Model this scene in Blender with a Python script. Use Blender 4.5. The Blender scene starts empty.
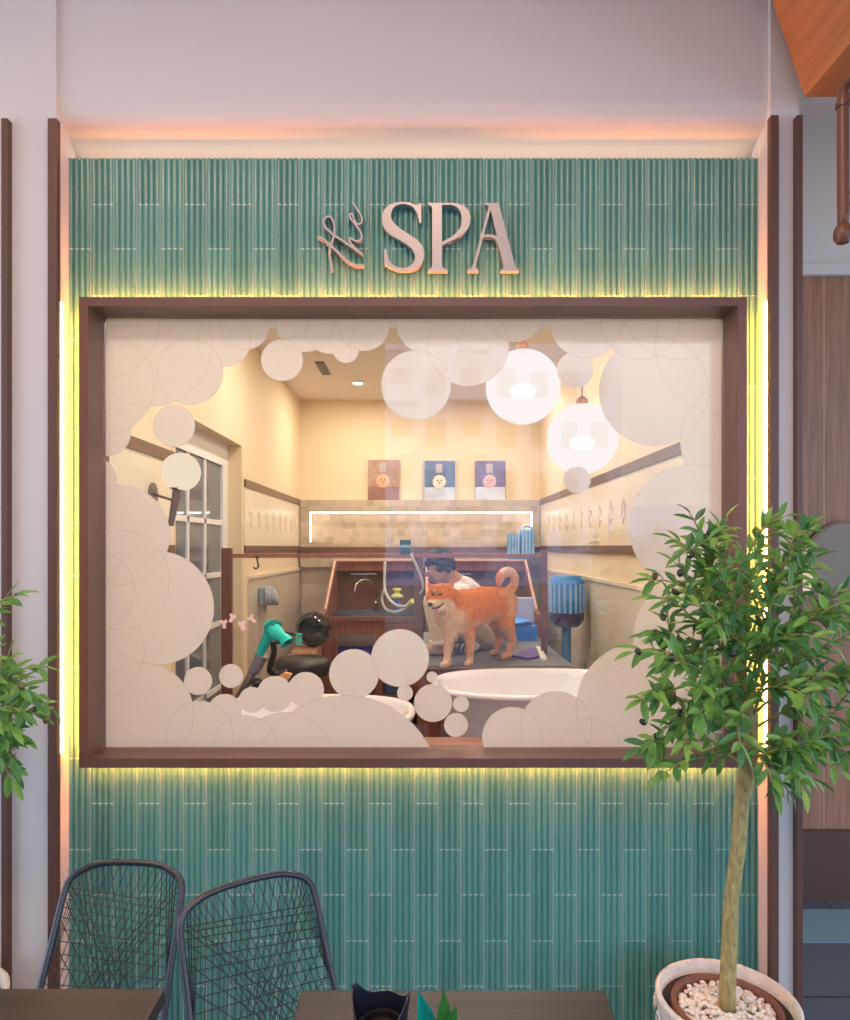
import bpy, bmesh, math, random
from mathutils import Vector, Matrix
from mathutils.geometry import delaunay_2d_cdt
random.seed(7)
R = random.Random(11)
sc = bpy.context.scene
COL = sc.collection
F = 700.0; VX = 425.0; VY = 547.0; H = 1.6

def P(px, py, Y):
    return Vector(((px-VX)*Y/F, Y, H+(VY-py)*Y/F))
def PX(px, Y): return (px-VX)*Y/F
def PZ(py, Y): return H+(VY-py)*Y/F

# ------------------------------------------------------------------ materials
MATS = {}
def mat(name, col, rough=0.6, metal=0.0, spec=0.5, var=0.0, vscale=8.0, bump=0.0, bscale=40.0, coat=0.0,
        emit=None, estr=0.0, stretch=(1,1,1), trans=0.0):
    if name in MATS: return MATS[name]
    m = bpy.data.materials.new(name); m.use_nodes = True
    nt = m.node_tree; b = nt.nodes['Principled BSDF']
    b.inputs['Base Color'].default_value = (*col, 1)
    b.inputs['Roughness'].default_value = rough
    b.inputs['Metallic'].default_value = metal
    b.inputs['Specular IOR Level'].default_value = spec
    b.inputs['Coat Weight'].default_value = coat
    b.inputs['Coat Roughness'].default_value = 0.08
    if emit:
        b.inputs['Emission Color'].default_value = (*emit, 1); b.inputs['Emission Strength'].default_value = estr
    tc = nt.nodes.new('ShaderNodeTexCoord'); mp = nt.nodes.new('ShaderNodeMapping')
    mp.inputs['Scale'].default_value = stretch
    nt.links.new(tc.outputs['Object'], mp.inputs['Vector'])
    n = nt.nodes.new('ShaderNodeTexNoise'); n.inputs['Scale'].default_value = vscale; n.inputs['Detail'].default_value = 5
    nt.links.new(mp.outputs['Vector'], n.inputs['Vector'])
    if var > 0:
        mx = nt.nodes.new('ShaderNodeMix'); mx.data_type = 'RGBA'
        mx.inputs[6].default_value = (*[max(0, c*(1-var)) for c in col], 1)
        mx.inputs[7].default_value = (*[min(1, c*(1+var)) for c in col], 1)
        nt.links.new(n.outputs['Fac'], mx.inputs[0]); nt.links.new(mx.outputs[2], b.inputs['Base Color'])
    if bump > 0:
        n2 = nt.nodes.new('ShaderNodeTexNoise'); n2.inputs['Scale'].default_value = bscale; n2.inputs['Detail'].default_value = 4
        nt.links.new(mp.outputs['Vector'], n2.inputs['Vector'])
        bp = nt.nodes.new('ShaderNodeBump'); bp.inputs['Strength'].default_value = bump; bp.inputs['Distance'].default_value = 0.01
        nt.links.new(n2.outputs['Fac'], bp.inputs['Height']); nt.links.new(bp.outputs['Normal'], b.inputs['Normal'])
    MATS[name] = m
    return m

def emis(name, col, s):
    if name in MATS: return MATS[name]
    m = bpy.data.materials.new(name); m.use_nodes = True; nt = m.node_tree; nt.nodes.clear()
    o = nt.nodes.new('ShaderNodeOutputMaterial'); e = nt.nodes.new('ShaderNodeEmission')
    e.inputs[0].default_value = (*col, 1); e.inputs[1].default_value = s
    nt.links.new(e.outputs[0], o.inputs[0]); MATS[name] = m
    return m

def wood(name, a, b_, scale=6.0, axis='z', rough=0.45, plank=0.0, plank_ax=0, spec=0.4):
    if name in MATS: return MATS[name]
    m = bpy.data.materials.new(name); m.use_nodes = True; nt = m.node_tree; b = nt.nodes['Principled BSDF']
    b.inputs['Roughness'].default_value = rough; b.inputs['Specular IOR Level'].default_value = spec
    tc = nt.nodes.new('ShaderNodeTexCoord'); mp = nt.nodes.new('ShaderNodeMapping')
    s = {'x': (0.6, 9, 9), 'y': (9, 0.6, 9), 'z': (9, 9, 0.6)}[axis]
    mp.inputs['Scale'].default_value = s
    n = nt.nodes.new('ShaderNodeTexNoise'); n.inputs['Scale'].default_value = scale; n.inputs['Detail'].default_value = 6
    n.inputs['Distortion'].default_value = 0.6
    cr = nt.nodes.new('ShaderNodeValToRGB'); cr.color_ramp.elements[0].position = .3; cr.color_ramp.elements[1].position = .72
    cr.color_ramp.elements[0].color = (*a, 1); cr.color_ramp.elements[1].color = (*b_, 1)
    nt.links.new(tc.outputs['Object'], mp.inputs[0]); nt.links.new(mp.outputs[0], n.inputs['Vector'])
    nt.links.new(n.outputs['Fac'], cr.inputs[0])
    out = cr.outputs[0]
    if plank > 0:
        sp = nt.nodes.new('ShaderNodeSeparateXYZ'); nt.links.new(tc.outputs['Object'], sp.inputs[0])
        d = nt.nodes.new('ShaderNodeMath'); d.operation = 'DIVIDE'; d.inputs[1].default_value = plank
        nt.links.new(sp.outputs[plank_ax], d.inputs[0])
        fr = nt.nodes.new('ShaderNodeMath'); fr.operation = 'FRACT'; nt.links.new(d.outputs[0], fr.inputs[0])
        lt = nt.nodes.new('ShaderNodeMath'); lt.operation = 'LESS_THAN'; lt.inputs[1].default_value = .025
        nt.links.new(fr.outputs[0], lt.inputs[0])
        mx = nt.nodes.new('ShaderNodeMix'); mx.data_type = 'RGBA'; mx.inputs[7].default_value = (*[min(1, c*1.5) for c in b_], 1)
        nt.links.new(lt.outputs[0], mx.inputs[0]); nt.links.new(out, mx.inputs[6]); out = mx.outputs[2]
    nt.links.new(out, b.inputs['Base Color']); MATS[name] = m
    return m

def node_math(nt, op, a, b=None, c=None):
    n = nt.nodes.new('ShaderNodeMath'); n.operation = op
    for i, v in enumerate((a, b, c)):
        if v is None: continue
        if isinstance(v, (int, float)): n.inputs[i].default_value = v
        else: nt.links.new(v, n.inputs[i])
    return n.outputs[0]

# ------------------------------------------------------------------ object helpers
def tag(o, label=None, cat=None, group=None, kind=None):
    if label: o['label'] = label
    if cat: o['category'] = cat
    if group: o['group'] = group
    if kind: o['kind'] = kind
    return o
def empty(name, loc, label, cat, group=None, rz=0, kind=None):
    o = bpy.data.objects.new(name, None); COL.objects.link(o); o.location = loc; o.rotation_euler = (0, 0, rz)
    o.empty_display_size = .05
    bpy.context.view_layer.update()
    return tag(o, label, cat, group, kind)
def link(name, me, m=None, parent=None, smooth=False, loc=None):
    """mesh given in WORLD coordinates when parent/loc is given with world=True"""
    o = bpy.data.objects.new(name, me); COL.objects.link(o)
    if m is not None:
        if not isinstance(m, (list, tuple)): m = [m]
        for x in m: me.materials.append(x)
    if smooth:
        for p in me.polygons: p.use_smooth = True
    if parent is not None: o.parent = parent
    if loc is not None: o.location = loc
    return o
class MB:
    """collects shapes; built in world coordinates, stored relative to the object's own base point"""
    def __init__(s): s.bm = bmesh.new()
    def box(s, x0, x1, y0, y1, z0, z1, bev=0.0):
        t = bmesh.new()
        bmesh.ops.create_cube(t, size=1)
        for v in t.verts:
            v.co = Vector(((x0+x1)/2+v.co.x*(x1-x0), (y0+y1)/2+v.co.y*(y1-y0), (z0+z1)/2+v.co.z*(z1-z0)))
        if bev > 0: bmesh.ops.bevel(t, geom=t.edges[:], offset=bev, segments=2, affect='EDGES', profile=.7)
        s.join(t); return s
    def join(s, t, M=None):
        me = bpy.data.meshes.new('t'); t.to_mesh(me); t.free()
        if M is not None: me.transform(M)
        s.bm.from_mesh(me); bpy.data.meshes.remove(me)
    def tube(s, pts, r, seg=8, closed=False, caps=True):
        pts = [Vector(p) for p in pts]; n = len(pts)
        rs = r if isinstance(r, (list, tuple)) else [r]*n
        rings = []; up = None
        for i, p in enumerate(pts):
            if closed: t = (pts[(i+1) % n]-pts[i-1])
            else: t = (pts[min(i+1, n-1)]-pts[max(i-1, 0)])
            if t.length < 1e-9: t = Vector((0, 0, 1))
            t.normalize()
            if up is None:
                a = Vector((0, 0, 1)) if abs(t.z) < .9 else Vector((1, 0, 0))
                up = t.cross(a).normalized()
            else:
                up = (up-t*up.dot(t))
                up = up.normalized() if up.length > 1e-6 else t.orthogonal().normalized()
            w = t.cross(up)
            rings.append([s.bm.verts.new(p+rs[i]*(math.cos(2*math.pi*k/seg)*up+math.sin(2*math.pi*k/seg)*w)) for k in range(seg)])
        m = n if closed else n-1
        for i in range(m):
            a = rings[i]; b = rings[(i+1) % n]
            for k in range(seg):
                s.bm.faces.new((a[k], a[(k+1) % seg], b[(k+1) % seg], b[k]))
        if caps and not closed:
            s.bm.faces.new(rings[0][::-1]); s.bm.faces.new(rings[-1])
        return s
    def lathe(s, prof, c, seg=32, axis=Vector((0, 0, 1)), sx=1, sy=1, power=2.0):
        """prof: list of (r, h) from c along axis"""
        q = Vector((0, 0, 1)).rotation_difference(axis.normalized()); c = Vector(c); rings = []
        for r, h in prof:
            ring = []
            for k in range(seg):
                a = 2*math.pi*k/seg; ca, sa = math.cos(a), math.sin(a)
                if power != 2.0:
                    ca = math.copysign(abs(ca)**(2/power), ca); sa = math.copysign(abs(sa)**(2/power), sa)
                ring.append(s.bm.verts.new(c+q @ Vector((r*sx*ca, r*sy*sa, h))))
            rings.append(ring)
        for a, b in zip(rings, rings[1:]):
            for k in range(seg):
                s.bm.faces.new((a[k], a[(k+1) % seg], b[(k+1) % seg], b[k]))
        for ring, rv, hh in ((rings[0], 1, prof[0]), (rings[-1], 0, prof[-1])):
            if hh[0] > 1e-4: s.bm.faces.new(ring[::-1] if rv else ring)
        return s
    def ball(s, c, r, sx=1, sy=1, sz=1, sub=3, rot=None):
        t = bmesh.new(); bmesh.ops.create_icosphere(t, subdivisions=sub, radius=1)
        M = Matrix.Translation(Vector(c)) @ (rot.to_4x4() if rot else Matrix()) @ Matrix.Diagonal((r*sx, r*sy, r*sz, 1))
        s.join(t, M); return s
    def capsule(s, p0, r0, p1, r1, n=6, sub=2):
        p0 = Vector(p0); p1 = Vector(p1)
        L = (p1-p0).length; n = max(n, int(L/(min(r0, r1)*.45))+1)
        for i in range(n+1):
            f = i/n; s.ball(p0.lerp(p1, f), r0+(r1-r0)*f, sub=sub)
        return s
    def prism(s, pts, d):
        """pts 3D outline, extruded by vector d"""
        d = Vector(d); a = [s.bm.verts.new(Vector(p)) for p in pts]; b = [s.bm.verts.new(Vector(p)+d) for p in pts]
        n = len(a); s.bm.faces.new(a[::-1]); s.bm.faces.new(b)
        for i in range(n): s.bm.faces.new((a[i], a[(i+1) % n], b[(i+1) % n], b[i]))
        return s
    def union2d(s, polys, y0, y1, clip=None):
        """polys in (x,z); filled union between planes y0 (front) and y1"""
        ps = list(polys); 
        if clip: ps = [clip]+ps
        V = []; Fs = []
        for p in ps:
            ar = sum(p[i-1][0]*p[i][1]-p[i][0]*p[i-1][1] for i in range(len(p)))
            if ar < 0: p = list(p)[::-1]
            b = len(V); V += [Vector(q) for q in p]; Fs.append(list(range(b, b+len(p))))
        vs, es, fs, ov, oe, of = delaunay_2d_cdt(V, [], Fs, 1, 1e-6)
        k0 = 1 if clip else 0
        front = [s.bm.verts.new((v[0], y0, v[1])) for v in vs]
        keep = []
        for f, o in zip(fs, of):
            if any(i >= k0 for i in o) and (not clip or 0 in o): keep.append(f)
        faces = [s.bm.faces.new([front[i] for i in f]) for f in keep]
        if abs(y1-y0) > 1e-6:
            r = bmesh.ops.extrude_face_region(s.bm, geom=faces)
            for g in r['geom']:
                if isinstance(g, bmesh.types.BMVert): g.co.y += (y1-y0)
        return s
    def build(s, name, m, parent=None, smooth=False, base=None, recalc=True):
        bm = s.bm
        loose = [v for v in bm.verts if not v.link_faces]
        if loose: bmesh.ops.delete(bm, geom=loose, context='VERTS')
        if recalc: bmesh.ops.recalc_face_normals(bm, faces=bm.faces[:])
        me = bpy.data.meshes.new(name); bm.to_mesh(me); bm.free()
        xs = [v.co for v in me.vertices]
        if parent is not None:
            me.transform(parent.matrix_world.inverted()); me.update()
            o = link(name, me, m, parent, smooth)
        else:
            if base is None:
                base = Vector(((min(v.x for v in xs)+max(v.x for v in xs))/2, (min(v.y for v in xs)+max(v.y for v in xs))/2, min(v.z for v in xs)))
            me.transform(Matrix.Translation(-Vector(base)))
            o = link(name, me, m, None, smooth, base)
        bpy.context.view_layer.update()
        return o
def struct(o, label=None): o['kind'] = 'structure'; return tag(o, label)
def autosmooth(o, ang=40):
    me = o.data
    for p in me.polygons: p.use_smooth = True
    try: me.set_sharp_from_angle(angle=math.radians(ang))
    except Exception: pass
    return o
def dup(root, loc=None, rz=None, label=None):
    r = root.copy(); COL.objects.link(r)
    if loc is not None: r.location = loc
    if rz is not None: r.rotation_euler = (0, 0, rz)
    if label: r['label'] = label
    for ch in list(root.children):
        c = ch.copy(); COL.objects.link(c); c.parent = r
        for g in ch.children:
            d = g.copy(); COL.objects.link(d); d.parent = c
    return r
def remesh(o, voxel, smooth_it=6, fac=.5):
    md = o.modifiers.new('r', 'REMESH'); md.mode = 'VOXEL'; md.voxel_size = voxel
    sm = o.modifiers.new('s', 'SMOOTH'); sm.iterations = smooth_it; sm.factor = fac
    bpy.context.view_layer.update()
    dg = bpy.context.evaluated_depsgraph_get()
    me = bpy.data.meshes.new_from_object(o.evaluated_get(dg))
    mats = list(o.data.materials); o.modifiers.clear(); o.data = me
    me.materials.clear()
    for m in mats: me.materials.append(m)
    for p in me.polygons: p.use_smooth = True
    return o
def circ(cx, cy, r, Y, n=48):
    c = P(cx, cy, Y); rr = r*Y/F
    return [(c.x+rr*math.cos(2*math.pi*k/n), c.z+rr*math.sin(2*math.pi*k/n)) for k in range(n)]
def cat(pts, sub=6, closed=True):
    """Catmull-Rom; a point given as (x,y,1) is a corner"""
    n = len(pts); out = []
    rng = range(n) if closed else range(n-1)
    g = lambda i: Vector(pts[i % n][:2]) if closed else Vector(pts[min(max(i, 0), n-1)][:2])
    cn = lambda i: len(pts[i % n]) > 2
    for i in rng:
        p1, p2 = g(i), g(i+1)
        p0 = p1 if cn(i) else g(i-1); p3 = p2 if cn(i+1) else g(i+2)
        for k in range(sub):
            t = k/sub
            out.append(.5*((2*p1)+(p2-p0)*t+(2*p0-5*p1+4*p2-p3)*t*t+(3*p1-p0-3*p2+p3)*t**3))
    if not closed: out.append(g(n-1))
    return out

# ------------------------------------------------------------------ palette
M_plaster = mat('wall_plaster', (.66, .63, .62), .75, var=.03, vscale=3, bump=.05)
M_brown = mat('brown_metal', (.125, .056, .041), .45, var=.06, vscale=5)
M_frame = mat('window_frame_brown', (.155, .075, .057), .38, var=.06, vscale=5)
M_cream = mat('cream_wall', (.80, .66, .45), .7, var=.02)
M_creamtile = mat('cream_tile', (.80, .70, .54), .3, var=.02)
M_ceil = mat('ceiling_white', (.82, .76, .70), .8)
M_reveal = M_cream
M_dark = mat('dark_metal', (.02, .022, .028), .35, spec=.6)
M_black = mat('black_plastic', (.016, .016, .018), .35)
M_white = mat('white_enamel', (.86, .85, .87), .12, coat=.5)
M_whitep = mat('white_paint', (.82, .80, .76), .45)
M_chrome = mat('chrome', (.7, .7, .72), .12, metal=1)
M_steel = mat('steel', (.5, .52, .54), .25, metal=1)
M_cab = wood('reddish_brown_cabinet', (.17, .058, .035), (.30, .115, .072), 5, 'z', .4)
M_woodpanel = wood('walnut_panel', (.27, .13, .085), (.42, .22, .15), 5, 'z', .5, plank=.16, plank_ax=0)
M_canopy = wood('orange_wood', (.40, .135, .045), (.56, .21, .075), 3, 'y', .45)
M_table = wood('dark_table_wood', (.024, .022, .022), (.042, .037, .037), 4, 'x', .45)
M_led = emis('warm_led', (1.0, .27, .04), 130.0)
M_ledside = emis('warm_led_side', (1.0, .45, .14), 38.0)
M_ledtop = emis('warm_led_top', (1.0, .62, .36), 8.0)
M_ledroom = emis('room_led', (1.0, .86, .72), 9.0)

# fluted glazed tile
def tile_mat():
    m = bpy.data.materials.new('glazed_teal_tile'); m.use_nodes = True; nt = m.node_tree; b = nt.nodes['Principled BSDF']
    geo = nt.nodes.new('ShaderNodeNewGeometry'); sp = nt.nodes.new('ShaderNodeSeparateXYZ')
    tc = nt.nodes.new('ShaderNodeTexCoord')
    nt.links.new(tc.outputs['Object'], sp.inputs[0])
    x, z = sp.outputs[0], sp.outputs[2]      # object base is at world (TX0, ., 0)
    cw = TCW
    u = node_math(nt, 'DIVIDE', x, cw); fu = node_math(nt, 'FRACT', u); iu = node_math(nt, 'FLOOR', u)
    par = node_math(nt, 'MODULO', iu, 2.0)
    up = node_math(nt, 'GREATER_THAN', z, 1.6)
    # joint offsets
    offU = node_math(nt, 'MULTIPLY_ADD', par, .149, 2.603)
    offL = node_math(nt, 'MULTIPLY_ADD', par, .155, .582)
    off = node_math(nt, 'ADD', node_math(nt, 'MULTIPLY', up, offU), node_math(nt, 'MULTIPLY', node_math(nt, 'SUBTRACT', 1.0, up), offL))
    v = node_math(nt, 'DIVIDE', node_math(nt, 'ADD', node_math(nt, 'SUBTRACT', z, off), 12*.307), .307)
    fv = node_math(nt, 'FRACT', v); iv = node_math(nt, 'FLOOR', v)
    # wavy joint follows the flutes
    dv = node_math(nt, 'MINIMUM', fv, node_math(nt, 'SUBTRACT', 1.0, fv))
    wav = node_math(nt, 'MULTIPLY', node_math(nt, 'SINE', node_math(nt, 'MULTIPLY', fu, 8*math.pi)), .0035)
    jv = node_math(nt, 'LESS_THAN', node_math(nt, 'ABSOLUTE', node_math(nt, 'ADD', dv, wav)), .0055)
    du = node_math(nt, 'MINIMUM', fu, node_math(nt, 'SUBTRACT', 1.0, fu))
    ju = node_math(nt, 'LESS_THAN', du, .026)
    j = node_math(nt, 'MAXIMUM', jv, ju)
    cmb = nt.nodes.new('ShaderNodeCombineXYZ'); nt.links.new(iu, cmb.inputs[0]); nt.links.new(iv, cmb.inputs[1]); nt.links.new(up, cmb.inputs[2])
    wn = nt.nodes.new('ShaderNodeTexWhiteNoise'); nt.links.new(cmb.outputs[0], wn.inputs['Vector'])
    ns = nt.nodes.new('ShaderNodeTexNoise'); ns.inputs['Scale'].default_value = 6; nt.links.new(tc.outputs['Object'], ns.inputs['Vector'])
    f = node_math(nt, 'MULTIPLY_ADD', wn.outputs['Value'], .5, node_math(nt, 'MULTIPLY', ns.outputs['Fac'], .5))
    cr = nt.nodes.new('ShaderNodeValToRGB')
    cr.color_ramp.elements[0].color = (.08, .25, .215, 1); cr.color_ramp.elements[1].color = (.13, .36, .31, 1)
    nt.links.new(f, cr.inputs[0])
    mx = nt.nodes.new('ShaderNodeMix'); mx.data_type = 'RGBA'; mx.inputs[7].default_value = (.46, .60, .54, 1)
    nt.links.new(j, mx.inputs[0]); nt.links.new(cr.outputs[0], mx.inputs[6]); nt.links.new(mx.outputs[2], b.inputs['Base Color'])
    b.inputs['Roughness'].default_value = .28; b.inputs['Coat Weight'].default_value = .4; b.inputs['Coat Roughness'].default_value = .12
    return m

# ------------------------------------------------------------------ facade
YT = 2.36; YW = 2.40
TX0 = PX(68, YT); TX1 = PX(757, YT); TZ1 = PZ(159, YT); TCW = 23.1*YT/F
fx0, fx1, fz1, fz0 = PX(79, 2.30), PX(747, 2.30), PZ(297, 2.30), PZ(768, 2.30)
ix0, ix1, iz1, iz0 = PX(88, 2.30), PX(738, 2.30), PZ(306, 2.30), PZ(758.5, 2.30)
def fluted():
    mb = MB(); bm = mb.bm
    pitch = TCW/4; n = 8; xs = []; x = TX0
    N = int((TX1-TX0)/pitch)+1
    for i in range(N*n+1):
        xx = TX0+i*pitch/n
        if xx > TX1: break
        ph = (i % n)/n
        d = .0075*math.sin(math.pi*ph)**0.8 if ph > 0 else 0.0
        xs.append((xx, YT-d))
    xs.append((TX1, YT))
    def strip(lo, hi, z0, z1):
        pr = [p for p in xs if lo-1e-6 <= p[0] <= hi+1e-6]
        a = [bm.verts.new((p[0], p[1], z0)) for p in pr]; b = [bm.verts.new((p[0], p[1], z1)) for p in pr]
        c = [bm.verts.new((p[0], YT+.035, z0)) for p in pr]; d = [bm.verts.new((p[0], YT+.035, z1)) for p in pr]
        for i in range(len(pr)-1):
            bm.faces.new((a[i], a[i+1], b[i+1], b[i])); bm.faces.new((b[i], b[i+1], d[i+1], d[i])); bm.faces.new((c[i+1], c[i], a[i], a[i+1]))
        bm.faces.new((a[0], b[0], d[0], c[0])); bm.faces.new((a[-1], c[-1], d[-1], b[-1]))
    hx0, hx1, hz0, hz1 = ix0-.004, ix1+.004, iz0-.004, iz1+.004
    strip(TX0, TX1, 0, hz0); strip(TX0, TX1, hz1, TZ1); strip(TX0, hx0, hz0, hz1); strip(hx1, TX1, hz0, hz1)
    return mb
o = fluted().build('wall_tile_cladding', tile_mat(), base=(TX0, YT, 0), recalc=True)
struct(o, 'teal fluted glazed tile cladding around the shop window'); autosmooth(o, 60)

mb = MB()
hx0, hx1, hz0, hz1 = ix0-.02, ix1+.02, iz0-.02, iz1+.02
mb.box(-1.65, hx0, YW, 2.50, 0, TZ1-.002); mb.box(hx1, 1.215, YW, 2.50, 0, TZ1-.002)
mb.box(hx0, hx1, YW, 2.50, 0, hz0); mb.box(hx0, hx1, YW, 2.50, hz1, TZ1-.002)
struct(mb.build('wall_front', M_plaster), 'pale plaster wall above and around the teal tiled panel')

# header with a sloping cove running back down to the top of the tiles
zc = PZ(113, 2.285)
cp = cat([(2.285, zc+.30), (2.285, zc+.08), (2.289, zc+.02), (2.31, zc-.025), (2.38, TZ1+.055), (2.46, TZ1)], 6, False)
hd = MB().prism([(-1.35, 2.285, 3.7)]+[(-1.35, q[0], q[1]) for q in cp]+[(-1.35, 2.50, TZ1), (-1.35, 2.50, 3.7)], (2.565, 0, 0)).build('wall_header', M_plaster)
struct(hd, 'pale header with curved cove above the teal tiles'); autosmooth(hd, 30)
# piers flush in front of the panel
YP = 2.27
lp0, lp1 = -2.2, PX(56, YP); rp0, rp1 = PX(770.5, YP), PX(799, YP)
struct(MB().box(lp0, lp1, YP, 2.40, 0, 3.7).build('wall_left_pier', M_plaster), 'pale pier to the left of the tiled panel')
struct(MB().box(rp0, rp1, YP, 2.40, 0, 3.7).build('wall_right_pier', M_plaster), 'narrow pale pier to the right of the tiled panel')
def vtrim(n, x0, x1, ztop, label, y0=2.245):
    o = MB().box(x0, x1, y0, YP, 0, ztop, .002).build('trim_%d' % n, M_brown); struct(o, label); return o
zt = PZ(118, 2.245)
tl = vtrim(1, PX(47.5, 2.245), PX(56.5, 2.245), zt, 'brown vertical trim along the left edge of the tiled recess')
tr = vtrim(2, PX(771, 2.245), PX(779, 2.245), zt+.01, 'brown vertical trim along the right edge of the tiled recess')
vtrim(3, PX(1, 2.245), PX(7.5, 2.245), zt, 'brown vertical trim at the far left edge of the photo')
vtrim(4, PX(797, 2.245), PX(803, 2.245), zt+.01, 'brown vertical trim on the outer edge of the right pier')
# led strips (sources tucked behind the trims, behind the frame and on top of the tiles)
MB().box(lp1-.001, lp1+.006, YP+.02, YP+.035, fz0+.05, fz1-.02).build('led_strip', M_ledside, tl)
MB().box(rp0-.006, rp0+.001, YP+.02, YP+.035, fz0+.05, fz1-.02).build('led_strip', M_ledside, tr)
o = MB().box(TX0+.02, TX1-.02, YT+.006, YT+.016, TZ1, TZ1+.004).build('led_strip', M_ledtop)
tag(o, 'warm light strip lying along the top edge of the teal tiles', 'light strip')

# window: frame, glass, film
win = empty('window_1', ((fx0+fx1)/2, 2.3, fz0), 'large shop window in a deep brown frame with frosted bubble film', None, kind='structure')
def ring_box(mb, X0, X1, Z0, Z1, x0, x1, z0, z1, y0, y1):
    """mitred frame between outer and inner rectangle"""
    bm = mb.bm
    O = [(X0, Z0), (X1, Z0), (X1, Z1), (X0, Z1)]; I = [(x0, z0), (x1, z0), (x1, z1), (x0, z1)]
    f = [[bm.verts.new((p[0], y, p[1])) for p in L] for y in (y0, y1) for L in (O, I)]
    of, inf, ob, inb = f
    for k in range(4):
        l = (k+1) % 4
        bm.faces.new((of[k], of[l], inf[l], inf[k])); bm.faces.new((ob[k], ob[l], inb[l], inb[k]))
        bm.faces.new((of[k], of[l], ob[l], ob[k])); bm.faces.new((inf[k], inf[l], inb[l], inb[k]))
mb = MB()
ring_box(mb, fx0, fx1, fz0, fz1, ix0, ix1, iz0, iz1, 2.30, 2.325)
ring_box(mb, ix0-.012, ix1+.012, iz0-.012, iz1+.012, ix0, ix1, iz0, iz1, 2.325, 2.455)
mb.build('frame', M_frame, win)
e = .012
g = [(fx0+e, fx1-e, fz1-.022, fz1-.014), (fx0+e, fx1-e, fz0+.014, fz0+.022)]
for a in g: MB().box(a[0], a[1], 2.3255, 2.335, a[2], a[3]).build('led_strip', M_led, win)
for a in ((fx0+.014, fx0+.020), (fx1-.020, fx1-.014)):
    MB().box(a[0], a[1], 2.3255, 2.335, fz0+.03, fz1-.03).build('led_strip', M_led, win)

def glass_mat(name, f0=.045, tint=(1, 1, 1), rough=0.0):
    m = bpy.data.materials.new(name); m.use_nodes = True; nt = m.node_tree; nt.nodes.clear()
    o = nt.nodes.new('ShaderNodeOutputMaterial'); t = nt.nodes.new('ShaderNodeBsdfTransparent'); t.inputs[0].default_value = (*tint, 1)
    gl = nt.nodes.new('ShaderNodeBsdfGlossy'); gl.inputs['Roughness'].default_value = rough
    lw = nt.nodes.new('ShaderNodeLayerWeight'); lw.inputs[0].default_value = .5
    p = node_math(nt, 'POWER', lw.outputs['Facing'], 5.0)
    f = node_math(nt, 'MULTIPLY_ADD', p, 1-f0, f0)
    mx = nt.nodes.new('ShaderNodeMixShader'); nt.links.new(f, mx.inputs[0]); nt.links.new(t.outputs[0], mx.inputs[1]); nt.links.new(gl.outputs[0], mx.inputs[2])
    nt.links.new(mx.outputs[0], o.inputs[0]); return m
M_glass = glass_mat('window_glass', .042)
MB().box(ix0+.001, ix1-.001, 2.408, 2.416, iz0+.001, iz1-.001).build('glass_pane', M_glass, win)

def film_mat(name, op=.93, col=(.90, .88, .86)):
    m = bpy.data.materials.new(name); m.use_nodes = True; nt = m.node_tree; nt.nodes.clear()
    o = nt.nodes.new('ShaderNodeOutputMaterial'); t = nt.nodes.new('ShaderNodeBsdfTransparent')
    d = nt.nodes.new('ShaderNodeBsdfDiffuse'); tl_ = nt.nodes.new('ShaderNodeBsdfTranslucent')
    d.inputs[0].default_value = (*col, 1); tl_.inputs[0].default_value = (*col, 1)
    m1 = nt.nodes.new('ShaderNodeMixShader'); m1.inputs[0].default_value = .80
    nt.links.new(d.outputs[0], m1.inputs[1]); nt.links.new(tl_.outputs[0], m1.inputs[2])
    m2 = nt.nodes.new('ShaderNodeMixShader'); m2.inputs[0].default_value = op
    nt.links.new(t.outputs[0], m2.inputs[1]); nt.links.new(m1.outputs[0], m2.inputs[2]); nt.links.new(m2.outputs[0], o.inputs[0])
    return m
M_film = film_mat('frosted_film'); M_ring = film_mat('frosted_film_edge', .14, (.6, .56, .5))
YFm = 2.424
bub = [(150, 345, 62), (190, 372, 33), (224, 340, 27), (282, 360, 21), (245, 325, 25), (105, 385, 50), (107, 432, 24), (174, 426, 21), (95, 480, 22),
 (120, 535, 50), (157, 608, 57), (143, 714, 51), (198, 681, 14), (231, 676, 12), (225, 711, 17), (200, 735, 34), (245, 748, 33), (252, 700, 13),
 (275, 694, 18), (306, 690, 18), (345, 790, 95), (285, 762, 50), (354, 674, 25), (400, 658, 29), (405, 693, 8), (432, 677, 5.5), (433, 703, 19),
 (461, 704, 8), (456, 725, 12), (512, 737, 30), (556, 727, 36), (640, 707, 64), (590, 748, 30), (720, 720, 62), (705, 640, 72), (692, 527, 63),
 (738, 440, 58), (654, 391, 55), (725, 345, 70), (586, 321, 37), (575, 370, 18), (577, 480, 13.5), (515, 312, 30), (468, 345, 41), (416, 385, 35),
 (364, 325, 26), (330, 330, 24), (346, 350, 13), (305, 322, 30), (430, 320, 35), (640, 320, 40), (680, 300, 60), (95, 650, 50), (120, 580, 50), (100, 320, 60), (95, 590, 40), (100, 760, 40)]
cl = [(ix0+.002, iz0+.002), (ix1-.002, iz0+.002), (ix1-.002, iz1-.002), (ix0+.002, iz1-.002)]
polys = [circ(*b, YFm) for b in bub]
polys.append([(ix0-.1, PZ(328, YFm)), (ix1+.1, PZ(328, YFm)), (ix1+.1, iz1+.1), (ix0-.1, iz1+.1)])
MB().union2d(polys, YFm, YFm+.0006, cl).build('frosted_bubble_film', M_film, win)
mb = MB()
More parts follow.
